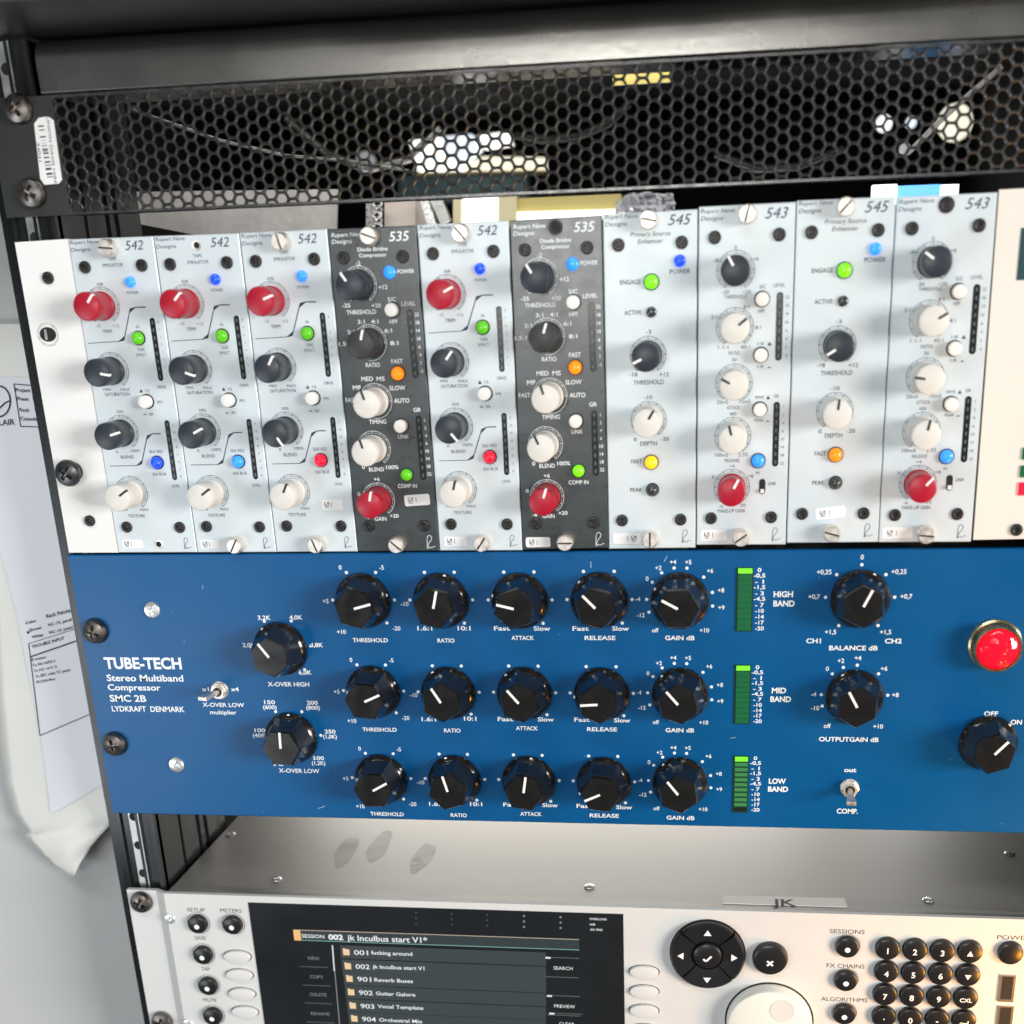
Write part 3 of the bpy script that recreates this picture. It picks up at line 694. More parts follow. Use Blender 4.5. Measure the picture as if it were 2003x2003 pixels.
for ki, (z, cx_, cy_, pi_, po_, kind) in enumerate(KN):
    x, zz = fk(z, cx_, cy_, pi_, po_)
    ink = Ink()
    def lab(t, a, r=RD+2.9, cp=2.0, **kw): ink.text(t, *polar(x, zz, r, a), cp, bold=.012, **kw)
    six = [-150,-90,-30,30,90,150][0:]
    if kind in 'trae':
        for a in (-89,-28,28,89,136): ink.dot(*polar(x, zz, RD-.3, a), .75)
        if kind == 't':
            for t, a, r in (('+10',-141,19),('+5',-91,18),('0',-32,18),('-5',33,18),('-10',95,19.3),('-20',132,19.5)): lab(t, a, r)
            ink.text('THRESHOLD', *pt(*NAMEPOS[ki]), 1.9, width=16.8, bold=.018)
        if kind == 'r':
            ink.text('1.6:1', *pt(*VALPOS[ki][0]), 2.0, width=7, bold=.02); ink.text('10:1', *pt(*VALPOS[ki][1]), 2.0, width=6, bold=.02); ink.text('RATIO', *pt(*NAMEPOS[ki]), 1.9, width=8, bold=.018)
        if kind in 'ae':
            ink.text('Fast', *pt(*VALPOS[ki][0]), 2.0, width=7.4, bold=.018); ink.text('Slow', *pt(*VALPOS[ki][1]), 2.0, width=7.6, bold=.018)
            ink.text('ATTACK' if kind == 'a' else 'RELEASE', *pt(*NAMEPOS[ki]), 1.9, width=10.4 if kind == 'a' else 14, bold=.018)
    if kind == 'g':
        for t, a in (('off',-141),('-12',-111),('-4',-88),('0',-56),('+2',-33),('+4',-10),('+5',12),('+6',45),('+8',76),('+9',100),('+10',141)):
            if t not in ('off','+10'): ink.dot(*polar(x, zz, RD-.2, a), .72)
            lab(t, a, RD+2.5+(1.2 if t in ('-12','+8','+9','-4','+6') else 0), 1.9)
        ink.text('GAIN dB', *pt(*NAMEPOS[ki]), 2.0, width=13.2, bold=.018)
    if kind == 'b':
        for t, a, r in (('0',0,18),('+0,25',-54,19.5),('+0,25',54,19.5),('+0,7',-88,19.6),('+0,7',88,19.6),('+1,5',-142,19.2),('+1,5',142,19.2)):
            ink.dot(*polar(x, zz, RD-.2, {0:0,-54:-45,54:45,-88:-88,88:88,-142:-145,142:145}[a]), .72); lab(t, a, r, 2.0)
        ink.text('CH1', x-19, zz-19, 2.1, width=6.4, bold=.02); ink.text('CH2', x+15.4, zz-19, 2.1, width=7.2, bold=.02)
        ink.text('BALANCE dB', x-1.6, zz-22.2, 2.1, width=21, bold=.018)
    if kind == 'o':
        for t, a in (('off',-141),('-10',-108),('-4',-87),('0',-44),('+2',-22),('+4',2),('+6',43),('+8',87),('+10',141)):
            if t not in ('off','+10'): ink.dot(*polar(x, zz, RD-.3, a), .72)
            lab(t, a, RD+3.0, 2.0)
        ink.text('OUTPUTGAIN dB', x-1.4, zz-20.3, 2.1, width=26.5, bold=.018)
    if kind == 'p':
        o1 = pt('L',1375,1090); ink.text('OFF', *o1, 2.1, width=6, bold=.02); o1 = pt('L',1545,1147); ink.text('ON', *o1, 2.1, width=4.8, bold=.02)
    if kind == 'xh':
        for a in (-88,-27,26,85,135): ink.dot(*polar(x, zz, RD-.3, a), .75)
        for t, zx, zy in (('2,0K',1246,587),('3,2K',1342,415),('4,0K',1542,413),('4,8K',1672,587),('6,0K',1600,760)): ink.text(t, *pt('G',zx,zy), 2.0, width=6.3, bold=.02)
        ink.text('X-OVER HIGH', *pt('G',1495,832), 2.1, width=20.5, bold=.018)
    if kind == 'xl':
        for a in (-88,-27,26,85,135): ink.dot(*polar(x, zz, RD-.3, a), .75)
        for t, zx, zy in (('100',1315,1122),('(400)',1313,1158),('150',1376,945),('(600)',1378,980),('200',1645,948),('(800)',1650,983),('250',1757,1130),('(1,0K)',1757,1165),('300',1685,1297),('(1,2K)',1685,1332),('70',1430,1335)):
            ink.text(t, *pt('G',zx,zy), 1.9, width=5.4 if t[0] != '(' else 6.8, bold=.02)
        ink.text('X-OVER LOW', *pt('G',1562,1377), 2.1, width=20.5, bold=.018)
    ink_done(ink, root, 'ink_white', 'knob_scale')
for t, x0, x1, y, cp in [('TUBE-TECH',335,820,700,5.4),('Stereo Multiband',350,832,793,3.2),('Compressor',358,690,858,3.0),('SMC 2B',370,598,921,3.3),('LYDKRAFT  DENMARK',383,840,988,2.7)]:
    p0, p1 = pt('G', x0, y), pt('G', x1, y)
    ink = Ink(); ink.text(t, (p0[0]+p1[0])/2, (p0[1]+p1[1])/2, cp, width=p1[0]-p0[0], bold=.034 if cp > 5 else .02); ink_done(ink, root, 'ink_white', 'name_lettering')
ink = Ink()
for t, x, y, wd in [('x1',972,863,3.6),('x4',1157,863,4.0),('X-OVER LOW',1085,962,21),('multiplier',1085,1013,13.3)]: ink.text(t, *pt('G',x,y), 2.0, width=wd, bold=.018)
for z, x, y, t in [('I',1670,318,'HIGH'),('I',1675,388,'BAND'),('K',1637,80,'MID'),('K',1650,145,'BAND'),('K',1625,765,'LOW'),('K',1630,825,'BAND')]:
    ink.text(t, *pt(z,x,y), 2.5, width={'HIGH':8.4,'BAND':9.2,'MID':6.4,'LOW':7.8}[t], bold=.03)
ink.text('out', *pt('L',425,1472), 2.1, width=5.4, bold=.02); ink.text('COMP.', *pt('L',405,1748), 2.4, width=9.6, bold=.02)
VAL = ['0','-0,5','- 1','-1,5','- 3','-4,5','- 7','-10','-14','-17','-20']
for z, xl, xr, yt, yb, lx, kind in [('I',1330,1425,122,590,1490,0),('K',1316,1408,-109,325,1475,0),('K',1306,1392,578,995,1460,1)]:
    a0, a1 = pt(z, xl, yt), pt(z, xr, yb)
    b = MB(); b.slab([(a0[0]-.9,a1[1]-.5),(a1[0]+.5,a1[1]-.5),(a1[0]+.5,a0[1]+.5),(a0[0]-.9,a0[1]+.5)], -.35, .3)
    mt = b.build('level_meter', mat('green_bezel', (.01,.045,.03), .25, coat=.3), **P())
    n = 11; H_ = (a0[1]-a1[1])/n
    for j in range(n):
        zt = a0[1]-H_*j
        gap = .12 if (kind == 0 and j) else .45
        s = MB(); s.box(a0[0], a1[0], -.8 if j else -1.0, -.3, zt-H_+gap, zt-(gap if j else .0))
        mname = 'segment_bright' if j == 0 else ('segment' if kind == 0 else 'segment_low')
        if kind == 1 and j == n-1: mname = 'lens_dark'
        so = D.objects.new('meter_segment', s.mesh('meter_segment', False, root.location/MM)); so.data.materials.append(M[mname]); COL.objects.link(so); so.parent = mt
    ink_done(ink, root, 'ink_white', 'panel_lettering'); ink = Ink()
    for j, t in enumerate(VAL):
        yy = yt+13 + (yb-28-yt-13+14)*j/10
        ink.text(t, *pt(z, lx, yy), 1.75, bold=.02, width={0:1.6}.get(j, 5.0 if ',' in t else 3.8))
    ink_done(ink, root, 'ink_white', 'meter_scale'); ink = Ink()
# scratches in the paint
for z, x, y, l, a in [('G',955,232,4,80),('G',838,572,2,85),('G',1680,1615,9,20),('I',215,118,6,85),('K',1270,440,5,10),('I',770,70,6,60),('L',20,1865,2,40)]:
    p = pt(z, x, y); ink.line([p, (p[0]+l*.45*math.cos(math.radians(a)), p[1]+l*.45*math.sin(math.radians(a)))], .13)
ink_done(ink, root, 'ink_white')
ink = Ink(-.04); rnd = random.Random(3)
for _ in range(70):
    ink.dot(rnd.uniform(-236, 240), rnd.uniform(B1+2, B0-2), rnd.choice([.08,.1,.13,.2]), 6)
dob = ink_done(ink, root, 'dust', 'dust_specks'); dob['kind'] = 'stuff'
for z, x, y in [('G',285,494),('G',408,1204)]:
    x_, z_ = pt(z, x, y); link('rack_screw', cached('rs2', lambda: me_phillips(5.9, 4.2)), 'steel', root, (x_, -.4, z_), 15 if y < 800 else -8)
    b = MB(); b.lathe([(6.2,0),(6.2,-.5)], 32); link('screw_washer', cached('wsh', lambda: b.mesh('screw_washer')), 'socket', root, (x_, 0, z_))
for z, x, y in [('G',637,363),('G',791,1337)]:
    x_, z_ = pt(z, x, y); link('panel_screw', cached('ps', lambda: me_phillips(4.0, 1.6)), 'zinc', root, (x_, 0, z_), 30)
# toggles
def toggle(z, x, y, tip, yt):
    x_, z_ = pt(z, x, y)
    b = MB(); b.lathe([(4.3,0),(4.3,-.5)], 32); base = link('toggle_switch', b.mesh('toggle_switch'), 'nickel', root, (x_, 0, z_))
    hexf = lambda a, y_: math.cos(math.pi/6)/math.cos(((a+math.pi/6)%(math.pi/3))-math.pi/6)
    b = MB(); b.lathe([(4.3,-.5),(4.3,-2.2),(3.6,-2.5)], 36, hexf, cap=False); b.lathe([(3.7,-2.45),(3.0,-2.4)], 36, cap=False); b.lathe([(3.1,-2.4),(3.1,-4.0),(2.3,-4.0),(2.1,-2.8)], 28, cap=False); link('hex_nut', b.mesh('hex_nut', ang=20), 'nickel', base)
    b = MB(); b.lathe([(2.15,-2.7)], 24); link('bushing_hole', b.mesh('bushing_hole'), 'socket', base)
    tp = at(*px(z, *tip), yt); d = Vector((tp.x-x_, tp.y+2.5, tp.z-z_)); L = d.length; d.normalize()
    side = Vector((0,0,1)).cross(d) if abs(d.z) < .9 else Vector((1,0,0)); side.normalize(); up = d.cross(side)
    b = MB(); rows = []
    for t, a, c in [(0,1.0,1.0),(.55,1.25,1.1),(.7,1.9,1.1),(.97,2.2,1.0),(1,2.0,.8)]:
        o_ = Vector((0,-2.5,0))+d*L*t
        wv, wh = (side, up)
        rows.append([o_+wv*a*sx_+wh*c*sz_ for sx_, sz_ in ((-1,-1),(1,-1),(1,1),(-1,1))])
    V = [p for r in rows for p in r]; Fc = [(0,1,2,3)[::-1]] + [(4*j+i, 4*j+(i+1)%4, 4*j+4+(i+1)%4, 4*j+4+i) for j in range(4) for i in range(4)] + [(16,17,18,19)]
    b.add(V, Fc); me = b.mesh('lever', False); bm = bmesh.new(); bm.from_mesh(me); bmesh.ops.recalc_face_normals(bm, faces=bm.faces); bm.to_mesh(me); bm.free()
    link('lever', me, 'nickel', base)
toggle('G', 1065, 868, (948,925), -15); toggle('L', 420, 1588, (432,1702), -13)
# red jewel lamp
x_, z_ = pt('L', 1398, 622)
b = MB(); b.lathe([(11.3,0),(11.3,-1.6),(10.4,-2.2),(10.2,-7.0),(10.5,-7.6),(10.0,-8.6),(9.1,-8.6),(8.9,-7.2)], 56, cap=False)
jl = link('pilot_lamp', b.mesh('pilot_lamp'), 'brass', root, (x_, 0, z_))
jm = mat('red_jewel', (.75,.004,.02), .12, emit=(1,.0,.02), es=.45, coat=.6)
nt = jm.node_tree; tc = nt.nodes.new('ShaderNodeTexCoord'); vo = nt.nodes.new('ShaderNodeTexVoronoi'); vo.inputs['Scale'].default_value = 330
bp = nt.nodes.new('ShaderNodeBump'); bp.inputs['Distance'].default_value = .00035; nt.links.new(tc.outputs['Object'], vo.inputs['Vector']); nt.links.new(vo.outputs[0], bp.inputs['Height']); nt.links.new(bp.outputs[0], nt.nodes['Principled BSDF'].inputs['Normal']); nt.links.new(bp.outputs[0], nt.nodes['Principled BSDF'].inputs['Coat Normal'])
b = MB(); b.lathe([(8.95,-7.2)] + [(8.95*math.cos(t*math.pi/16), -7.6-3.4*math.sin(t*math.pi/16)) for t in range(1, 8)], 40); link('jewel_lens', b.mesh('jewel_lens', ang=60), jm, jl)

# ------------------------------------------------------------------ effects processor (two units, display, keypad)
h0 = at(242,1740); HX, HZ = -241.3, h0.z
HB = HZ - 88.0
root = thing('effects_processor', (HX, 0, HB), 'pale grey effects processor with dark display, arrow pad and keypad at the bottom', 'effects unit')
# panel: flat ear, then a shallow slanted step to the recessed middle part
xe0, xe1 = pt('M',395,640)[0], pt('M',455,640)[0]
RZ = -3.0
b = MB()
pr = [(HX,0),(xe0-4,0),(xe1-4,RZ),(252,RZ)]
top = [(x, y, HZ) for x, y in pr]; bot = [(x, y, HB) for x, y in pr]; tb_ = [(x, y+2.6, HZ) for x, y in pr]; bb_ = [(x, y+2.6, HB) for x, y in pr]
b.add(top+bot+tb_+bb_, [(4+i,5+i,1+i,i) for i in range(3)] + [(i,i+1,9+i,8+i) for i in range(3)] + [(0,8,12,4)])
b.build('front_panel', 'hpanel', **P())
YP = RZ
cx0 = -219.5; TOPZ = HZ-1.2
b = MB(); b.box(cx0, 226, 5.0, 330, HB+2, TOPZ); b.build('chassis', 'alu', **P())
b = MB(); b.box(cx0+.5, 226, RZ+2.7, 6.5, TOPZ-.6, TOPZ+.8); b.build('chassis_lip', 'alu_edge', **P())
def ptop(z, x, y):   # point on the chassis top seen at that pixel
    u, v = px(z, x, y); d = CW @ Vector(((u-CX)/F, (v-CY)/F, 1)); t = (TOPZ-CAM.z)/d.z; return CAM+d*t
for z, x, y in [('M',808,232),('M',1100,517),('O',-120,150),('Q',1075,275)]:
    p = ptop(z, x, y) if z != 'O' else None
    if p is None:
        u, v = 1112*1.03675, 1673*1.03675; d = CW @ Vector(((u-CX)/F, (v-CY)/F, 1)); p = CAM+d*((TOPZ-CAM.z)/d.z)
    me = cached('cs', lambda: me_phillips(2.6, .7)); o = link('chassis_screw', me, 'zinc', root, (p.x, p.y, TOPZ)); o.rotation_euler = (math.radians(-90), 0, 0)
u, v = 1905*1.03675, 1610*1.03675; d = CW @ Vector(((u-CX)/F, (v-CY)/F, 1)); p = CAM+d*((TOPZ-CAM.z)/d.z)
o = link('chassis_screw', CACHE['cs'], 'zinc', root, (p.x, p.y, TOPZ)); o.rotation_euler = (math.radians(-90), 0, 0)
for (x, y, rx, ry, ang) in [(676,1667,21,34,28),(741,1656,20,36,30),(826,1678,22,34,32)]:
    pts = []
    for i in range(28):
        t = 2*math.pi*i/28; rr = 1+.06*math.sin(3*t+x)+.05*math.sin(5*t)
        a, c = rx*math.cos(t)*rr, ry*math.sin(t)*rr; g = math.radians(ang)
        u, v = x+a*math.cos(g)-c*math.sin(g)*-1, y+ c*math.cos(g) - a*math.sin(g)*.3
        u, v = x + a*math.cos(g) + (-c)*math.sin(g), y + (c)*math.cos(g) + a*math.sin(g)*.2
        d = CW @ Vector(((u-CX)/F, (v-CY)/F, 1)); p = CAM+d*((TOPZ-CAM.z)/d.z); pts.append((p.x, p.y, TOPZ+.05))
    if sum((pts[i][0]*pts[(i+1)%28][1]-pts[(i+1)%28][0]*pts[i][1]) for i in range(28)) < 0: pts = pts[::-1]
    b = MB(); b.add(pts, [tuple(range(28))]); b.build('smudge_mark', 'smudge', **P())
# tape strip over the top edge
tl, tr = [CAM+(CW @ Vector(((u-CX)/F, (v-CY)/F, 1)))*((TOPZ+.9-CAM.z)/(CW @ Vector(((u-CX)/F, (v-CY)/F, 1))).z) for u, v in ((1414,1751),(1652,1757))]
bl, br = at(1414,1774,3.2), at(1658,1783,3.2)
b = MB(); zt = TOPZ+1.0
b.add([(tl.x,tl.y,zt),(tr.x,tr.y,zt),(br.x,5.2,zt),(bl.x,5.2,zt),(br.x,4.4,zt-.9),(bl.x,4.4,zt-.9)], [(3,2,1,0),(5,4,2,3)])
b.build('tape_label', 'tape', **P())
jk = CAM+(CW @ Vector(((1534-CX)/F, (1766-CY)/F, 1)))*((zt-CAM.z)/(CW @ Vector(((1534-CX)/F, (1766-CY)/F, 1))).z)
vs, fs = text_geo('JK', 9.5, bold=.02)
b = MB(); b.add([(jk.x+a*1.15, jk.y+c, zt+.06) for a, c in vs], fs); b.build('tape_lettering', 'ink_black', **P())
# display
DY = YP-.35
dl = at(485,1765.5,DY); dr = at(1219,1787,DY)
b = MB(); b.slab([(dl.x,HB+1.5),(dr.x,HB+1.5),(dr.x,dl.z),(dl.x,dl.z)], DY, RZ+.5); dsp = b.build('display', 'glass', **P())
def n(x, y, yy=DY): p = at(*px('N', x, y), yy); return (p.x, p.z)
UI = {}
def ui(name, m, y): UI[name] = (Ink(y), m)
em = lambda nm, c, s: mat(nm, (.01,.01,.01), .3, emit=c, es=s)
ui('bar', em('ui_bar', (.03,.045,.05), .9), DY-.06); ui('row', em('ui_row', (.045,.06,.065), .9), DY-.06); ui('line', em('ui_line', (.30,.60,.60), .8), DY-.12)
ui('text', em('ui_text', (.92,.95,.95), .95), DY-.12); ui('dim', em('ui_dim', (.32,.34,.34), .8), DY-.12); ui('orange', em('ui_orange', (1.0,.55,.22), .95), DY-.12); ui('icon', em('ui_icon', (1.0,.72,.42), .9), DY-.15); ui('top', em('ui_top', (.75,.62,.48), .8), DY-.12)
a, c = n(75,170), n(1655,215)
zl = n(75,170)[1]; zr = n(1655,215)[1]; zm = (zl+zr)/2; x0, x1 = a[0], c[0]
zt_, zb_ = n(700,188)[1], n(700,245)[1]
UI['bar'][0].rect(x0, x1, zb_, zt_); UI['top'][0].line([(x0, zt_), (x1, zt_)], .35); UI['line'][0].line([(x0+3, zb_), (x1, zb_)], .35)
o0 = n(90,198); UI['orange'][0].rect(o0[0]-1.9, o0[0]+1.9, zb_-.2, zt_)
def utext(k, t, x, y, cp, anchor='l', width=None, bold=0): q_ = n(x, y); UI[k][0].text(t, q_[0], q_[1], cp, anchor=anchor, width=width, bold=bold)
wpx = (x1-x0)/(1655-75)
utext('text','SESSION',115,200,2.0,width=128*wpx, bold=.01); utext('text','002',262,206,2.9,width=85*wpx,bold=.04); utext('text','jk Inculbus start V1*',368,214,3.2,width=450*wpx, bold=.015)
rows = [('001','fucking around',292,735),('002','jk Inculbus start V1',370,795),('901','Reverb Buses',440,722),('902','Guitar Galore',515,727),('903','Vocal Template',590,765),('904','Orchestral Mix',662,752),('905','Live Room',735,700)]
for j, (num, t, y, xe) in enumerate(rows):
    sx_ = j*9
    zc = n(420+sx_, y)[1]; pitch = abs(n(420,515)[1]-n(420,590)[1])
    xa, xb = n(330+sx_, y)[0], n(1470,y)[0]
    UI['row'][0].rect(xa, xb, zc-pitch*.5+.25, zc+pitch*.5-.25)
    q_ = n(362+sx_, y-3); UI['icon'][0].poly([(q_[0]-1.7,q_[1]-1.9),(q_[0]+1.7,q_[1]-1.9),(q_[0]+1.7,q_[1]+1.6),(q_[0]-.2,q_[1]+1.6),(q_[0]-.5,q_[1]+2.0),(q_[0]-1.7,q_[1]+2.0)])
    utext('text', num, 405+sx_, y, 2.7, width=80*wpx, bold=.01); utext('text', t, 500+sx_, y+4, 2.1, width=(xe-502)*wpx, bold=.015)
for t, x, y in (('NEW',182,325),('COPY',197,428),('DELETE',207,527),('RENAME',217,633)):
    utext('dim', t, x, y, 1.9, 'c'); q_ = n(x, y+48); UI['dim'][0].line([(q_[0]-7.5,q_[1]),(q_[0]+7.5,q_[1])], .18)
q0_, q1_ = n(285,252), n(325,690); UI['dim'][0].line([q0_, q1_], .5); UI['text'][0].line([q0_, n(296,395)], .7)
for t, x, y in (('SEARCH',1567,380),('PREVIEW',1575,592),('CLEAR',1588,690)):
    utext('text', t, x, y, 1.9, 'c'); q_ = n(x, y-58); UI['dim'][0].line([(q_[0]-9,q_[1]),(q_[0]+8,q_[1])], .2); q_ = n(x, y+50); UI['dim'][0].line([(q_[0]-9,q_[1]),(q_[0]+8,q_[1])], .2)
    q_ = n(x-85, y-58); UI['text'][0].rect(q_[0]-1.2,q_[0]+1.4,q_[1]-.5,q_[1]+.5)
for t, x, y in (('OVERLOAD',1762,107),('-6dB',1728,136),('SIG PRES',1752,166)): utext('text', t, x, y, 1.15, 'c', bold=.01)
for x, k_ in ((1350,'dim'),(1553,'dim'),(1145,'row'),(948,'row'),(750,'row')):
    for y in (90,120,150): q_ = n(x, y+ (x-1350)*.03); UI[k_][0].dot(q_[0], q_[1], .6, 10)
for nm, (ik, m_) in UI.items():
    if not ik.v: continue
    me = ik.mesh('screen_image', False, root.location/MM); me.materials.append(m_)
    ob = D.objects.new({'text':'screen_text','dim':'screen_text','row':'screen_row','bar':'screen_bar','icon':'folder_icon'}.get(nm,'screen_line'), me); COL.objects.link(ob); ob.parent = dsp
ink = Ink(YP-.07)
def hp(z, x, y, yy=YP): p = at(*px(z, x, y), yy); return (p.x, p.z)
def me_key(r, h):
    b = MB(); b.lathe([(r,0),(r,-h*.55),(r*.93,-h*.85),(r*.78,-h)], 36); return b.mesh('round_key')
def key(z, x, y, r=4.6, h=3.0, dot=True, name='round_key', mt='rubber'):
    p = hp(z, x, y, YP-1.0)
    o = link(name, cached(('key', r, h, mt), lambda: me_key(r, h)), mt, root, (p[0], YP, p[1]))
    return o, p
def keymark(o, fn):
    ik = Ink(-h_cur-.05); fn(ik); me = ik.mesh('key_mark', False); me.materials.append(M['ink_white'])
    ob = D.objects.new('key_mark', me); COL.objects.link(ob); ob.parent = o
h_cur = 3.0
SH = [('M',590,708,'SETUP',9.5),('M',810,712,'METERS',11.5),('M',617,885,'SAVE',6),('M',650,1080,'TAP',4.6),('M',678,1276,'MUTE',7.4),('Q',352,558,'SESSIONS',17),('Q',338,865,'FX CHAINS',18.5),('Q',325,1165,'ALGORITHMS',23),('Q',1845,612,'POWER',16)]
for z, x, y, t, wd in SH: ink.text(t, *hp(z, x, y), 2.3 if z == 'Q' else 2.1, width=wd*(1 if z == 'M' else .97))
for z, x, y in [('M',603,795),('M',822,800),('M',636,990),('M',668,1185),('M',698,1375),('Q',355,692),('Q',340,993),('Q',326,1292)]:
    o, p = key(z, x, y, 5.2 if z == 'M' else 5.6)
    keymark(o, lambda ik: ik.dot(0, -.9, 1.35))
    ink.arc(p[0], p[1], 6.0, .25, 0, 360)
KEYS = [['1','2','3','up'],['4','5','6','down'],['7','8','9','CXL'],['.','0','-','enter']]
KP = [[(712,707),(955,717),(1200,727),(1447,735)],[(700,912),(940,922),(1183,932),(1427,942)],[(688,1115),(925,1127),(1167,1138),(1408,1147)],[(678,1315),(913,1328),(1152,1338),(1392,1348)]]
for r in range(4):
    for c_ in range(4):
        o, p = key('Q', *KP[r][c_], 5.9, 3.0, name='keypad_key'); t = KEYS[r][c_]
        def f(ik, t=t):
            if t == 'up': ik.poly([(-1.5,-1.6),(1.5,-1.6),(0,1.2)])
            elif t == 'down': ik.poly([(0,-1.9),(1.5,.8),(-1.5,.8)])
            elif t == 'enter': ik.line([(-1.6,-.8),(1.8,-.8),(1.8,.6)], .5); ik.poly([(-2.2,-.8),(-1.0,-1.6),(-1.0,0)])
            else: ik.text(t, 0, -.5, 3.0 if len(t) == 1 else 2.1, bold=.02)
        keymark(o, f)
key('Q', 1810, 747, 5.9, 3.0)
h_cur = 4.0
o, p = key('O', 1432, 762, 8.6, 4.0); keymark(o, lambda ik: ik.poly([(a*1.75, -1.5+c*1.6) for a, c in [(-1,-.6),(-.6,-1),(0,-.4),(.6,-1),(1,-.6),(.4,0),(1,.6),(.6,1),(0,.4),(-.6,1),(-1,.6),(-.4,0)]]))
# arrow pad: four quarter keys and a centre key
p = hp('O', 895, 737, YP-2)
pad = link('arrow_pad', cached('padb', lambda: (lambda m_: (m_.lathe([(18.6,.1),(18.6,-.6)], 64), m_.mesh('arrow_pad'))[1])(MB())), 'socket', root, (p[0], YP, p[1]))
for q_ in range(4):
    b = MB(); n_ = 20; half = 43.2; prof = [(18.0,-.6,7.6,-.6),(18.0,-3.0,7.6,-2.0),(16.8,-4.2,8.0,-2.6)]
    V = []; Fc = []
    rad = [(18.1,-.6),(18.1,-3.2),(17.2,-4.3),(12.0,-3.5),(7.9,-2.6),(7.9,-.6)]
    for r_, y_ in rad:
        for i in range(n_+1):
            a = math.radians(q_*90 - half + 2*half*i/n_); V.append((r_*math.sin(a), y_, r_*math.cos(a)))
    for j in range(len(rad)-1):
        for i in range(n_): A_ = j*(n_+1)+i; Fc.append((A_, A_+n_+1, A_+n_+2, A_+1))
    Fc.append(tuple(j*(n_+1) for j in range(len(rad)))[::-1]); Fc.append(tuple(j*(n_+1)+n_ for j in range(len(rad))))
    b.add(V, Fc); k_ = link('arrow_key', b.mesh('arrow_key', ang=25), 'rubber', pad)
    ik = Ink(-4.15); a = math.radians(q_*90); c_, s_ = math.cos(a), math.sin(a)
    tri = [(-1.9,11.6),(1.9,11.6),(0,14.6)]; ik.poly([(x*c_+z*s_, -x*s_+z*c_) for x, z in tri])
    for v_ in range(len(ik.v)): pass
    me = ik.mesh('arrow_mark', False); me.materials.append(M['ink_white']); ob = D.objects.new('arrow_mark', me); COL.objects.link(ob); ob.parent = pad
ck = link('centre_key', me_key(7.2, 4.2), 'rubber', pad)
ik = Ink(-4.3); ik.line([(-2.0,-1.2),(-.6,-2.4),(2.0,.4)], 1.0); me = ik.mesh('tick_mark', False); me.materials.append(M['ink_white']); ob = D.objects.new('tick_mark', me); COL.objects.link(ob); ob.parent = pad
# jog wheel
p = hp('O', 1425, 1338, YP-4)
wh = link('jog_wheel', (lambda m_: (m_.lathe([(21.0,0),(21.0,-6.0),(20.2,-7.2),(18.5,-7.8)], 72), m_.mesh('jog_wheel'))[1])(MB()), 'wheel', root, (p[0], YP, p[1]))
link('wheel_gap', (lambda m_: (m_.lathe([(21.9,0),(21.8,-.15),(21.0,-.15)], 72, cap=False), m_.mesh('wheel_gap'))[1])(MB()), 'socket', wh)
dp = at(*px('O', 1540, 1218), YP-7.8)
b = MB(); prof = [(6.2,-7.83)] + [(6.0-6.0*(1-math.cos(t*math.pi/14)) , -7.95+1.0*math.sin(t*math.pi/14)*0) for t in range(1,2)]
b.lathe([(6.3,-7.82),(6.1,-7.98),(5.6,-7.90),(4.0,-7.86),(2,-7.84)], 40, cx=dp.x-p[0], cz=dp.z-p[1]); link('finger_dimple', b.mesh('finger_dimple', ang=60), 'oval', wh)
# pale oval soft keys
def oval(z, x, y, rx=7.2, rz=3.5):
    p = hp(z, x, y, YP-.8); sc = lambda a, y_: 1
    b = MB(); V = MB(); V.lathe([(1,0),(1,-1.2),(.95,-1.6),(.8,-1.8)], 40)
    V.v = [(a*rx, y_, c*rz) for a, y_, c in V.v]
    o = link('soft_key', cached(('oval', rx), lambda: V.mesh('soft_key')), 'oval', root, (p[0], YP, p[1]))
    G = MB(); G.lathe([(1.07,-.06),(.99,-.06)], 40, cap=False); G.v = [(a*(rx+.05), y_, c*(rz+.12)) for a, y_, c in G.v]
    link('key_gap', cached(('ovg', rx), lambda: G.mesh('key_gap')), 'socket', o)
for x, y in ((850,1003),(863,1120),(880,1238),(898,1352)): oval('M', x, y)
for x, y in ((350,885),(350,1053),(350,1218),(350,1385)): oval('O', x, y)
for x, y in ((1775,1062),(1757,1335)):
    p = hp('Q', x, y); b = MB(); b.box(p[0]-3.7,p[0]+3.7,YP-.8,YP+.1,p[1]-7.3,p[1]+7.3); us = b.build('usb_port', 'usb', **P())
    b = MB(); b.box(p[0]-2.5,p[0]+2.6,YP-.9,YP-.7,p[1]-5.8,p[1]+6.6); me = b.mesh('usb_opening', False, root.location/MM); me.materials.append(M['socket']); ob = D.objects.new('usb_opening', me); COL.objects.link(ob); ob.parent = us
ink_done(ink, root, 'ink_black')
for x, y in ((230,672),(360,1425)):
    p = at(*px('M', x+8, y-4), -3); link('rack_screw', CACHE['rs2'], 'steel', root, (p.x, -.2, p.z), 20)
for x, y in ((450,738),(562,1395)):
    p = at(*px('M', x, y), 1.5); link('panel_screw', cached('ps3', lambda: me_phillips(2.9, 1.0)), 'zinc', root, (p.x, YP, p.z), 10)

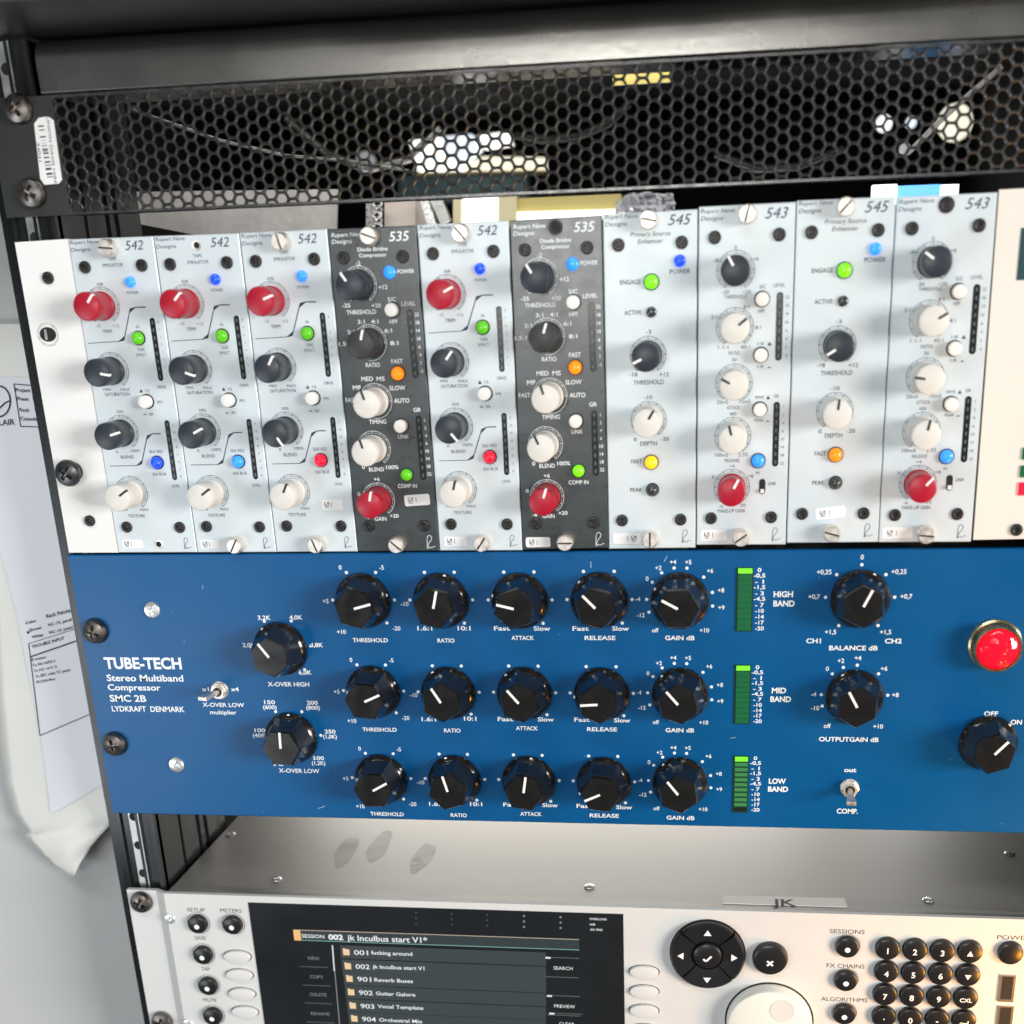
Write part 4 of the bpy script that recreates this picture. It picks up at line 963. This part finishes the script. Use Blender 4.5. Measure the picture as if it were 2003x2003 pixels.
# ------------------------------------------------------------------ perforated vent panel
VB, VT = 8.57, 8.57+44.5
root = thing('vent_panel', (-241.3, 0, VB), 'black perforated hexagon mesh vent panel across the top of the rack', 'vent panel')
mx0 = pt('V',285,555)[0]
b = MB(); b.slab([(-241.8,VB),(mx0,VB),(mx0,VT),(-241.8,VT)], 0, 2.0); b.build('rack_ear', 'black_paint', **P())
b = MB(); b.slab([(mx0,VB),(252,VB),(252,VB+1.0),(mx0,VB+1.0)], -.1, 9); b.build('lower_flange', 'mesh_paint', **P())
b = MB(); b.slab([(mx0,VT-1.0),(252,VT-1.0),(252,VT),(mx0,VT)], -.1, 9); b.build('upper_flange', 'mesh_paint', **P())
pz = 5.2; pxx = pz*math.sqrt(3)/2; R_ = pz/math.sqrt(3)
V = []; Fc = []
c_ = 0; x = mx0+2.6
def clampz(z): return min(max(z, VB+.9), VT-.9)
while x < 251:
    zz = VB + 2.3 + (pz/2 if c_ % 2 else 0) - pz
    while zz < VT+pz:
        nn = 12; rh = pz*.42
        oz_ = clampz(zz)
        if VB-1.2 < zz < VT+1.2:
            base = len(V)
            outer = []; inner = []
            for i in range(nn):
                a = 2*math.pi*i/nn
                hexr = R_*math.cos(math.pi/6)/math.cos(((a)%(math.pi/3))-math.pi/6)
                ox, oz = x+hexr*math.sin(a+math.pi/2), zz+hexr*math.cos(a+math.pi/2)
                rr = rh*(1+.045*math.cos(6*(a)))
                ix, iz = x+rr*math.sin(a+math.pi/2), zz+rr*math.cos(a+math.pi/2)
                outer.append((ox, clampz(oz))); inner.append((ix, clampz(iz)))
            V += [(p_[0], 0.0, p_[1]) for p_ in outer] + [(p_[0], .42, p_[1]) for p_ in inner] + [(p_[0], 1.3, p_[1]) for p_ in inner]
            for i in range(nn):
                j = (i+1) % nn
                Fc.append((base+i, base+j, base+nn+j, base+nn+i)); Fc.append((base+nn+i, base+nn+j, base+2*nn+j, base+2*nn+i))
        zz += pz
    x += pxx; c_ += 1
b = MB(); b.add(V, Fc); mesh_o = b.build('perforated_mesh', 'mesh_paint', parent=root, loc=root.location/MM, smooth=False, origin=root.location/MM)
bm = bmesh.new(); bm.from_mesh(mesh_o.data); bmesh.ops.dissolve_degenerate(bm, dist=1e-6, edges=bm.edges); bm.to_mesh(mesh_o.data); bm.free()
mesh_o['kind'] = 'stuff'
for x, y in ((108,590),(180,1045)):
    x_, z_ = pt('V', x, y); link('rack_screw', CACHE['rs2'], 'steel', root, (x_, -.3, z_), 60 if y < 800 else 30)
sq = [(185,668),(210,636),(262,628),(290,650),(335,970),(318,992),(240,998),(218,965)]
pts = [pt('V', *p) for p in sq][::-1]
b = MB(); b.slab(pts, -.18, .0); lb = b.build('barcode_label', 'sticker', **P())
ik = Ink(-.24)
def ps(u_, v_): return pt('V', 225+u_, 660+v_)
R4 = (40+0, 210, .0881)  # zoom frame of the label close-up
def pl(x, y): q_ = at(40+x*.0880, 210+y*.0880); return (q_.x, q_.z)
for x0_, x1_, y_, h_ in [(395,525,425,30),(415,540,512,22),(440,570,662,30),(470,600,858,16),(495,612,935,24),(500,615,970,26),(515,630,1025,34),(525,650,1122,28),(545,665,1222,34),(555,690,1290,16),(565,690,1375,46),(585,715,1485,44),(600,730,1555,20),(455,560,740,8),(480,585,800,8)]:
    a_, c2 = pl(x0_, y_), pl(x1_, y_-12); ik.line([a_, c2], h_*.0880/5.0)
q_ = pl(700,960); ik.text('UNION DAVIS HIRE', q_[0], q_[1], 1.2, rot=93, width=25)
q_ = pl(420,1000); ik.text('34031', q_[0], q_[1], 1.2, rot=93, width=7)
me = ik.mesh('label_print', False, root.location/MM); me.materials.append(M['ink_black']); ob = D.objects.new('label_print', me); COL.objects.link(ob); ob.parent = lb

# ------------------------------------------------------------------ rack cabinet: rails, top beam, dark inside
root = thing('rack_cabinet', (-262, 0, -420), 'black steel rack cabinet frame with ribbed front rails and a rounded top beam', 'rack cabinet')
b = MB(); b.box(-249.5, -243, 9, 40, -430, 110); b.build('corner_post', 'gloss_black', **P())
b = MB(); b.box(-250.5, -249.5, 6.6, 7.6, 53, 110); b.build('post_edge', 'strip', **P())
b = MB(); b.box(-243, -222, 6, 9, -430, 74); b.build('front_rail', 'gloss_black', **P())
for x0_, x1_, y0_, y1_ in [(-242,-240.6,4.4,6),(-232.5,-231.2,4.4,6),(-224,-222,3.4,30),(-226,-222.4,34,52),(-224.5,-222.2,56,60),(-227,-222.4,66,90)]:
    b = MB(); b.box(x0_, x1_, y0_, y1_, -430, 74); b.build('rail_rib', 'gloss_black', **P())
for x0_, y0_ in [(-224.4,33.2),(-225,65.4),(-230.8,4.2)]:
    b = MB(); b.box(x0_, x0_+.5, y0_, y0_+.4, -430, 74); b.build('rail_edge', 'strip', **P())
s0, s1 = at(*px('M',190,115),5), at(*px('M',252,560),5)
b = MB(); b.box(s0.x-2.4, s0.x+2.8, 5.2, 5.9, -430, 74); sp_ = b.build('nut_strip', 'strip', **P())
for j in range(34):
    zc = -428+15.875*j
    b = MB(); b.lathe([(2.3,5.15)], 20, cx=s0.x+.4, cz=zc+0.0); me = b.mesh('strip_hole', False, root.location/MM); me.materials.append(M['socket']); ob = D.objects.new('strip_hole', me); COL.objects.link(ob); ob.parent = sp_
# top beam: rounded section extruded along X
def px_z(px_, py_, y): return at(px_, py_, y).z
zb1 = 54.0
prof = [(20,zb1),(4.0,zb1),(3.62,zb1+.5),(3.60,zb1+.9),(3.40,zb1+5.5),(3.22,zb1+10),(3.35,zb1+13),(4.3,zb1+16.3),(6.8,zb1+18.8),(10,zb1+20),(40,zb1+21),(40,zb1)]
n_ = len(prof); V = [(-219, y, z) for y, z in prof]+[(260, y, z) for y, z in prof]
b = MB(); b.add(V, [(i, (i+1)%n_, (i+1)%n_+n_, i+n_)[::-1] for i in range(n_)] + [tuple(range(n_))[::-1], tuple(range(n_, 2*n_))])
bo = b.build('top_beam', 'bar_paint', parent=root, loc=root.location/MM, smooth=True, origin=root.location/MM, ang=50)
bm = bmesh.new(); bm.from_mesh(bo.data); bmesh.ops.recalc_face_normals(bm, faces=bm.faces); bm.to_mesh(bo.data); bm.free()
b = MB(); b.box(-300, 300, -55, 60, zb1+21.5, zb1+26); b.build('top_hood', 'black_paint', **P())
b = MB(); b.box(-300, 300, 60, 66, zb1+26, 300); b.build('upper_fascia', 'black_paint', **P())
b = MB(); b.box(248,262,2,700,-430,110); b.build('light_block_side', 'void', **P())  # right side of the added black enclosure
b = MB(); b.box(-360, -357, 62, 700, -430, 110); b.box(-360,262,700,704,-430,110); b.box(-360,262,62,704,106,110); b.box(-360,262,340,704,-434,-430); b.build('light_block_shell', 'void', **P())  # added black enclosure, stops world light showing through the vent

# ------------------------------------------------------------------ things seen through the vent and the gap
def back_box(name, quad, y, m, label, cat, depth=20, group=None):
    pts = [(at(u, v, y).x, at(u, v, y).z) for u, v in quad]
    cx = sum(p[0] for p in pts)/len(pts); cz = min(p[1] for p in pts)
    if sum(pts[i][0]*pts[(i+1)%len(pts)][1]-pts[(i+1)%len(pts)][0]*pts[i][1] for i in range(len(pts))) < 0: pts = pts[::-1]
    b = MB(); b.slab(pts, y, y+depth)
    o = D.objects.new(name, b.mesh(name, False, (cx, y, cz))); o.data.materials.append(M[m]); COL.objects.link(o); o.location = Vector((cx, y, cz))*MM
    return prop(o, label, cat, group)
back_box('steel_sheet', [(205,376),(660,370),(658,470),(400,463),(205,425)], 150, 'grey_sheet', 'hammered grey steel sheet seen in the gap below the vent panel', 'steel sheet', 2)
back_box('pale_box', [(752,395),(812,392),(812,462),(752,462)], 240, 'pale_box', 'small pale pink box in the gap above the left charcoal module', 'box', 40)
back_box('white_box', [(905,385),(972,380),(972,445),(905,448)], 240, 'glow_white', 'bright white light box behind the rack, above the centre module', 'lamp', 40)
back_box('thin_post', [(886,390),(902,389),(902,448),(886,450)], 238, 'cream_rail', 'thin cream post left of the white light box behind the rack', 'post', 10)
back_box('cream_post', [(975,380),(1010,378),(1010,440),(975,442)], 236, 'cream_rail', 'short cream post behind the rack beside the white light box', 'post', 14)
back_box('cream_rail', [(1012,388),(1215,379),(1215,408),(1012,414)], 240, 'ochre_rail', 'horizontal ochre metal rail in the gap above the right charcoal module', 'rail', 14)
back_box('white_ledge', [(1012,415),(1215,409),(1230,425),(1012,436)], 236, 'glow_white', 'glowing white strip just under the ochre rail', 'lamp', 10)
# crumpled plastic above the left enhancer module
def crumple(name, x0, x1, y0, y1, dep, m, label, cat, nx=16, nz=7, amp=9):
    rnd = random.Random(5); V = []
    for j in range(nz+1):
        for i in range(nx+1):
            u, v = x0+(x1-x0)*i/nx, y0+(y1-y0)*j/nz + (14 if i < 3 else 0)*(1-j/nz)*(3-i)/3
            V.append(at(u+rnd.uniform(-3,3), v+rnd.uniform(-2,2), dep+rnd.uniform(-amp, amp)))
    o0 = V[len(V)//2]; b = MB(); b.add(V, [((j+1)*(nx+1)+i, (j+1)*(nx+1)+i+1, j*(nx+1)+i+1, j*(nx+1)+i) for j in range(nz) for i in range(nx)])
    me = b.mesh(name, True, o0, 60); me.materials.append(M[m]); o = D.objects.new(name, me); COL.objects.link(o); o.location = o0*MM
    sm = o.modifiers.new('thick', 'SOLIDIFY'); sm.thickness = .0004
    prop(o, label, cat)
crumple('plastic_bag', 1205, 1320, 378, 426, 235, 'plastic', 'crumpled shiny white plastic above the left enhancer module', 'plastic bag')
back_box('link_bracket', [(716,398),(728,397),(728,450),(716,450)], 225, 'zinc', 'narrow bright metal bracket left of the pale pink box', 'bracket', 6)
for k_, (u, v) in enumerate([(738,398),(741,409),(737,420),(741,431),(738,442)]):
    p = at(u, v, 222); b = MB(); n_ = 16
    V = [(2.6*math.cos(2*math.pi*i/n_) + .7*math.cos(2*math.pi*i/n_)*math.cos(2*math.pi*j/6), .7*math.sin(2*math.pi*j/6), 1.7*math.sin(2*math.pi*i/n_) + .7*math.sin(2*math.pi*i/n_)*math.cos(2*math.pi*j/6)) for i in range(n_) for j in range(6)]
    b.add(V, [(i*6+j, i*6+(j+1)%6, ((i+1)%n_)*6+(j+1)%6, ((i+1)%n_)*6+j) for i in range(n_) for j in range(6)])
    if k_ == 0: chain = D.objects.new('chain', None); COL.objects.link(chain); chain.location = p*MM; prop(chain, 'short bright metal chain hanging beside the pale pink box', 'chain')
    o = link('chain_link', cached('clink', lambda: b.mesh('chain_link', ang=80)), 'zinc', chain, tuple(p)); o.rotation_euler = (0, 0, (k_ % 2)*1.2)
back_box('metal_bracket', [(822,393),(838,392),(856,446),(838,446)], 230, 'zinc', 'slanted bare metal bracket above the left charcoal module corner', 'bracket', 6)
back_box('dark_bracket', [(842,393),(866,392),(880,430),(862,440)], 232, 'strip', 'slanted dull metal plate right of the bright slanted bracket', 'bracket', 6)
ls = thing('lit_fitting', at(930,300,560), 'large white glowing light fitting seen through the middle of the vent mesh', 'lamp')
for nm, qd, m_ in [('light_panel', [(800,276),(856,268),(866,300),(905,322),(905,334),(818,336)], 'glow_white'), ('light_panel', [(858,268),(920,262),(938,292),(908,318),(868,300)], 'glow_cool'),
                   ('light_panel', [(935,264),(990,258),(1000,282),(945,290)], 'glow_white'), ('light_panel', [(908,322),(945,306),(1064,308),(1066,330),(908,336)], 'glow_warm'), ('fitting_rim', [(812,338),(1068,333),(1066,340),(814,345)], 'ochre_rail')]:
    P_ = [at(u, v, 560) for u, v in qd]; pts = [(p.x, p.z) for p in P_]
    if sum(pts[i][0]*pts[(i+1)%len(pts)][1]-pts[(i+1)%len(pts)][0]*pts[i][1] for i in range(len(pts))) < 0: pts = pts[::-1]
    b = MB(); b.slab(pts, 560 if nm != 'fitting_rim' else 556, 575); b.build(nm, m_, ls, ls.location/MM, smooth=False, origin=ls.location/MM)
back_box('teal_box', [(780,345),(1030,340),(1030,392),(780,398)], 600, 'teal', 'dim teal box below the glowing fitting behind the vent mesh', 'box', 20)
def orb(u, v, r, y, m, label):
    p = at(u, v, y); bm = bmesh.new(); bmesh.ops.create_uvsphere(bm, u_segments=16, v_segments=10, radius=r*MM)
    me = D.meshes.new('small_lamp'); bm.to_mesh(me); bm.free(); me.materials.append(M[m]); o = D.objects.new('small_lamp', me); COL.objects.link(o); o.location = p*MM; prop(o, label, 'lamp')
orb(472, 340, 11, 680, 'glow_dim', 'round dim lamp seen through the left part of the vent mesh')
orb(716, 318, 9, 680, 'glow_dim', 'round dim lamp left of the large glowing fitting behind the mesh')
orb(1868, 240, 13, 560, 'glow_warm', 'warm lamp seen through the right end of the vent mesh')
orb(1729, 242, 6, 560, 'glow_white', 'small white lamp left of the diagonal cable behind the mesh')
orb(1782, 240, 4, 560, 'glow_cool', 'small greenish lamp nearest the diagonal cable behind the mesh')
orb(1770, 292, 3.5, 330, 'glow_dim', 'tiny lamp at the lower end of the diagonal cable')
back_box('yellow_label', [(1198,146),(1312,140),(1312,160),(1198,167)], 90, 'ochre_rail', 'small yellow strip near the top middle of the vent mesh', 'label', 3)
lt = thing('light_bar', (at(1700,380,205).x, 205, at(1700,380,205).z), 'blue glowing light bar with white ends above the right enhancer module', 'lamp')
for x0_, x1_, m_, nm in [(1706,1755,'lit_tube','tube_end'),(1755,1840,'lit_blue','tube_cover'),(1840,1876,'lit_tube','tube_end')]:
    a_, c2 = at(x0_,392,205), at(x1_,360,205)
    b = MB(); b.box(a_.x, c2.x, 205, 213, a_.z-2, c2.z); b.build(nm, m_, lt, lt.location/MM, smooth=False, origin=lt.location/MM)
def cable(name, pts, y, r, m, label):
    P3 = [at(u, v, y) for u, v in pts]; b = MB(); V = []; nn = 8
    for i, p in enumerate(P3):
        d = (P3[min(i+1, len(P3)-1)]-P3[max(i-1, 0)]).normalized(); s_ = d.cross(Vector((0,1,0))).normalized(); t_ = d.cross(s_)
        V += [p+s_*r*math.cos(2*math.pi*k_/nn)+t_*r*math.sin(2*math.pi*k_/nn) for k_ in range(nn)]
    b.add(V, [(j*nn+i, j*nn+(i+1)%nn, (j+1)*nn+(i+1)%nn, (j+1)*nn+i) for j in range(len(P3)-1) for i in range(nn)])
    o0 = P3[0]; me = b.mesh(name, True, o0, 80); me.materials.append(M[m]); o = D.objects.new(name, me); COL.objects.link(o); o.location = o0*MM
    prop(o, label, 'cable')
cable('cable', [(1775,300),(1800,276),(1830,245),(1890,190),(1960,130)], 60, 1.1, 'button', 'thin pale cable rising diagonally behind the right end of the vent mesh')
cable('cable', [(1010,262),(1060,272),(1130,265),(1190,240),(1230,200)], 420, 3.0, 'rubber', 'dark cable loop right of the large glowing fitting behind the mesh')
cable('cable', [(560,230),(640,300),(720,330),(800,310),(860,250)], 380, 2.6, 'strip', 'dull grey hose hanging in a curve behind the middle left of the mesh')
cable('cable', [(1400,300),(1480,330),(1560,325),(1650,290)], 380, 2.4, 'slate', 'slate cable hanging in a shallow curve behind the right half of the mesh')
cable('cable', [(250,212),(330,240),(430,275),(560,305),(680,315),(800,335)], 60, .8, 'strip', 'thin grey cable sagging behind the left half of the vent mesh')

# ------------------------------------------------------------------ wall and hanging paper on the left
b = MB(); b.box(-900, -256, 46, 60, -900, 500)
wl = D.objects.new('wall', b.mesh('wall', False, (-400,46,-900))); wl.data.materials.append(M['wall']); COL.objects.link(wl); wl.location = Vector((-400,46,-900))*MM; wl['kind'] = 'structure'
# paper: two layers, the outer protective sleeve and the printed sheet; rows top to bottom: left px, right px, y depth left/right
rowsP = [  # (left x,y), (right x,y), depth left, depth right
 ((-60,632),(300,640),42,40), ((-50,800),(300,800),42,37), ((-35,1000),(300,1000),42,33), ((-20,1200),(300,1180),42,28), ((-8,1380),(300,1350),42,24), ((0,1461),(300,1430),42,22),
 ((9,1529),(262,1500),41,21), ((27,1590),(240,1570),39,21), ((42,1612),(228,1592),37.5,21), ((56,1627),(216,1612),37,22), ((50,1634),(208,1622),34,23), ((58,1646),(196,1634),34.5,24), ((70,1656),(188,1644),33,25), ((85,1675),(178,1656),34,26.5),
 ((92,1678),(172,1666),33.5,27.5), ((104,1691),(164,1678),34,28.5), ((118,1700),(157,1688),34,29.5), ((128,1706),(153,1697),33.5,30.5), ((140,1715),(146,1712),33.5,31.5)]
def paper_mesh(rows, m, inset, name, thick=.25):
    nx = 14; V = []; Fc = []
    for (l, r, dl_, dr_) in rows:
        for i in range(nx+1):
            t = i/nx; y = dl_+(dr_-dl_)*t - 5*math.sin(math.pi*t)*.5 + inset + (.9*math.sin(l[1]*.11+t*5)*min(1, max(0, (l[1]-1560)/60)))
            V.append(at(l[0]+(r[0]-l[0])*t, l[1]+(r[1]-l[1])*t, y))
    nr = len(rows)
    Fc = [((j+1)*(nx+1)+i, (j+1)*(nx+1)+i+1, j*(nx+1)+i+1, j*(nx+1)+i) for j in range(nr-1) for i in range(nx)]
    b = MB(); b.add(V, Fc); return b, V
M['sleeve'] = mat('cream_sleeve', (.86,.85,.79), .4, noise=(25,.03,.06,(1,1,1)))
M['paper'] = mat('white_paper', (.83,.84,.88), .6, noise=(25,.02,.03,(1,1,1)))
pr_ = thing('hanging_papers', (at(0,1700,40).x, 40, at(0,1700,40).z), 'curled white paper rack sheets taped to the grey wall left of the rack', 'paper sheet')
b, _ = paper_mesh(rowsP, 'sleeve', 0, 's'); sl = b.build('sleeve', 'sleeve', pr_, pr_.location/MM, origin=pr_.location/MM, ang=80)
so = sl.modifiers.new('thick', 'SOLIDIFY'); so.thickness = .0003
def sheet_pt(u, v):      # u 0..1 across, v 0..1 down; printed sheet
    TL, TR, BL, BR = (-40,735), (300,748), (100,1592), (262,1500)
    x0 = TL[0] + (28-TL[0])*0; 
    L = [(-40,735),(-20,1000),(32,1200),(78,1430),(100,1592)]
    k_ = v*4; i = min(3, int(k_)); f = k_-i; lx = L[i][0]+(L[i+1][0]-L[i][0])*f; ly = L[i][1]+(L[i+1][1]-L[i][1])*f
    rx, ry = 300+(262-300)*v, 748+(1500-748)*v
    bow = 8*math.sin(math.pi*u)
    t = u; X_, Y_ = lx+(rx-lx)*t, ly+(ry-ly)*t
    # depth of the sleeve at that pixel, slightly in front
    j = 0
    while j < len(rowsP)-2 and Y_ > rowsP[j+1][0][1]: j += 1
    a0, a1 = rowsP[j], rowsP[j+1]; f = min(1, max(0, (Y_-a0[0][1])/(a1[0][1]-a0[0][1])))
    lx2 = a0[0][0]+(a1[0][0]-a0[0][0])*f; rx2 = a0[1][0]+(a1[1][0]-a0[1][0])*f; tt = min(1, max(0, (X_-lx2)/(rx2-lx2)))
    dd = (a0[2]+(a1[2]-a0[2])*f)*(1-tt)+(a0[3]+(a1[3]-a0[3])*f)*tt - 2.5*math.sin(math.pi*tt)
    return X_, Y_, dd
V = []; nu, nv = 16, 28
for j in range(nv+1):
    for i in range(nu+1):
        X_, Y_, dd = sheet_pt(i/nu, j/nv); V.append(at(X_, Y_, dd-.8))
b = MB(); b.add(V, [((j+1)*(nu+1)+i, (j+1)*(nu+1)+i+1, j*(nu+1)+i+1, j*(nu+1)+i) for j in range(nv) for i in range(nu)])
b.build('printed_sheet', 'paper', pr_, pr_.location/MM, origin=pr_.location/MM, ang=80)
def depth_at(X_, Y_):
    j = 0
    while j < len(rowsP)-2 and Y_ > rowsP[j+1][0][1]: j += 1
    a0, a1 = rowsP[j], rowsP[j+1]; f = min(1, max(0, (Y_-a0[0][1])/(a1[0][1]-a0[0][1])))
    lx2 = a0[0][0]+(a1[0][0]-a0[0][0])*f; rx2 = a0[1][0]+(a1[1][0]-a0[1][0])*f; tt = min(1, max(0, (X_-lx2)/(rx2-lx2)))
    return (a0[2]+(a1[2]-a0[2])*f)*(1-tt)+(a0[3]+(a1[3]-a0[3])*f)*tt - 2.5*math.sin(math.pi*tt) - 1.15
b = MB()
def pline(pts, wd=1.6):
    fine = []
    for (x0_, y0_), (x1_, y1_) in zip(pts, pts[1:]):
        n_ = max(2, int(math.hypot(x1_-x0_, y1_-y0_)/12))
        for i in range(n_): fine.append((x0_+(x1_-x0_)*i/n_, y0_+(y1_-y0_)*i/n_))
    fine.append(pts[-1])
    for (x0_, y0_), (x1_, y1_) in zip(fine, fine[1:]):
        dx, dy = x1_-x0_, y1_-y0_; L = math.hypot(dx, dy) or 1; nx_, ny_ = -dy/L*wd/2, dx/L*wd/2
        b.add([at(a, c, depth_at(a, c)) for a, c in ((x0_+nx_,y0_+ny_),(x1_+nx_,y1_+ny_),(x1_-nx_,y1_-ny_),(x0_-nx_,y0_-ny_))], [(0,1,2,3)])
def ptext(t, x, y, cap, slope=0, skew=0):
    vs, fs = text_geo(t, cap/.7, bold=.012); x0_ = min(v_[0] for v_ in vs)
    out = []
    for a, c in vs:
        X_ = x+(a-x0_); Y_ = y+(a-x0_)*slope-c+ 0; X_ += -c*-.17*-1*0 - c*.15
        out.append(at(X_, Y_, depth_at(X_, Y_)))
    b.add(out, fs)
ptext('Project', 30, 763, 7, .03); ptext('Phase', 33, 780, 7, .03); ptext('Rack', 38, 802, 7, .03); ptext('Console', 40, 819, 7, .03); ptext('Main', 64, 762, 8, .03); ptext('MON', 64, 780, 8, .03); ptext('Effects', 68, 802, 7, .03)
ptext('CLAIR', -14, 828, 11, -.05)
pline([(27,751),(110,758)]); pline([(27,751),(40,834)]); pline([(40,834),(120,836)])
pline([(22*math.cos(t)-2, 785+30*math.sin(t)) for t in [math.radians(-100+200*i/16) for i in range(17)]], 3); pline([(-2,799),(10,788),(21,783)], 3)
ptext('Color', 50, 1219, 6, -.25); ptext('Brown', 58, 1233, 6, -.25); ptext('White', 62, 1247, 6, -.25); pline([(53,1238),(57,1236)], 5)
ptext('Rack Patching', 90, 1206, 7, -.25); ptext('NC-14, panel Multi', 94, 1223, 6, -.25); ptext('NC-14, panel Multi', 96, 1238, 6, -.25); ptext('TROUBLE INPUT', 62, 1266, 6, -.28)
pline([(56,1259),(78,1439),(185,1393)]); pline([(59,1285),(160,1250)], 2.6); pline([(56,1259),(160,1226)], 1.2)
for j, t in enumerate(['IE number','To NC14/FO S','To NC 14 F1 R','To EEC cable TC patch','PC/ON Blue']): ptext(t, 61+j*2.6, 1291+j*11, 5, -.2)
b.build('sheet_print', 'ink_black', pr_, pr_.location/MM, smooth=False, origin=pr_.location/MM)
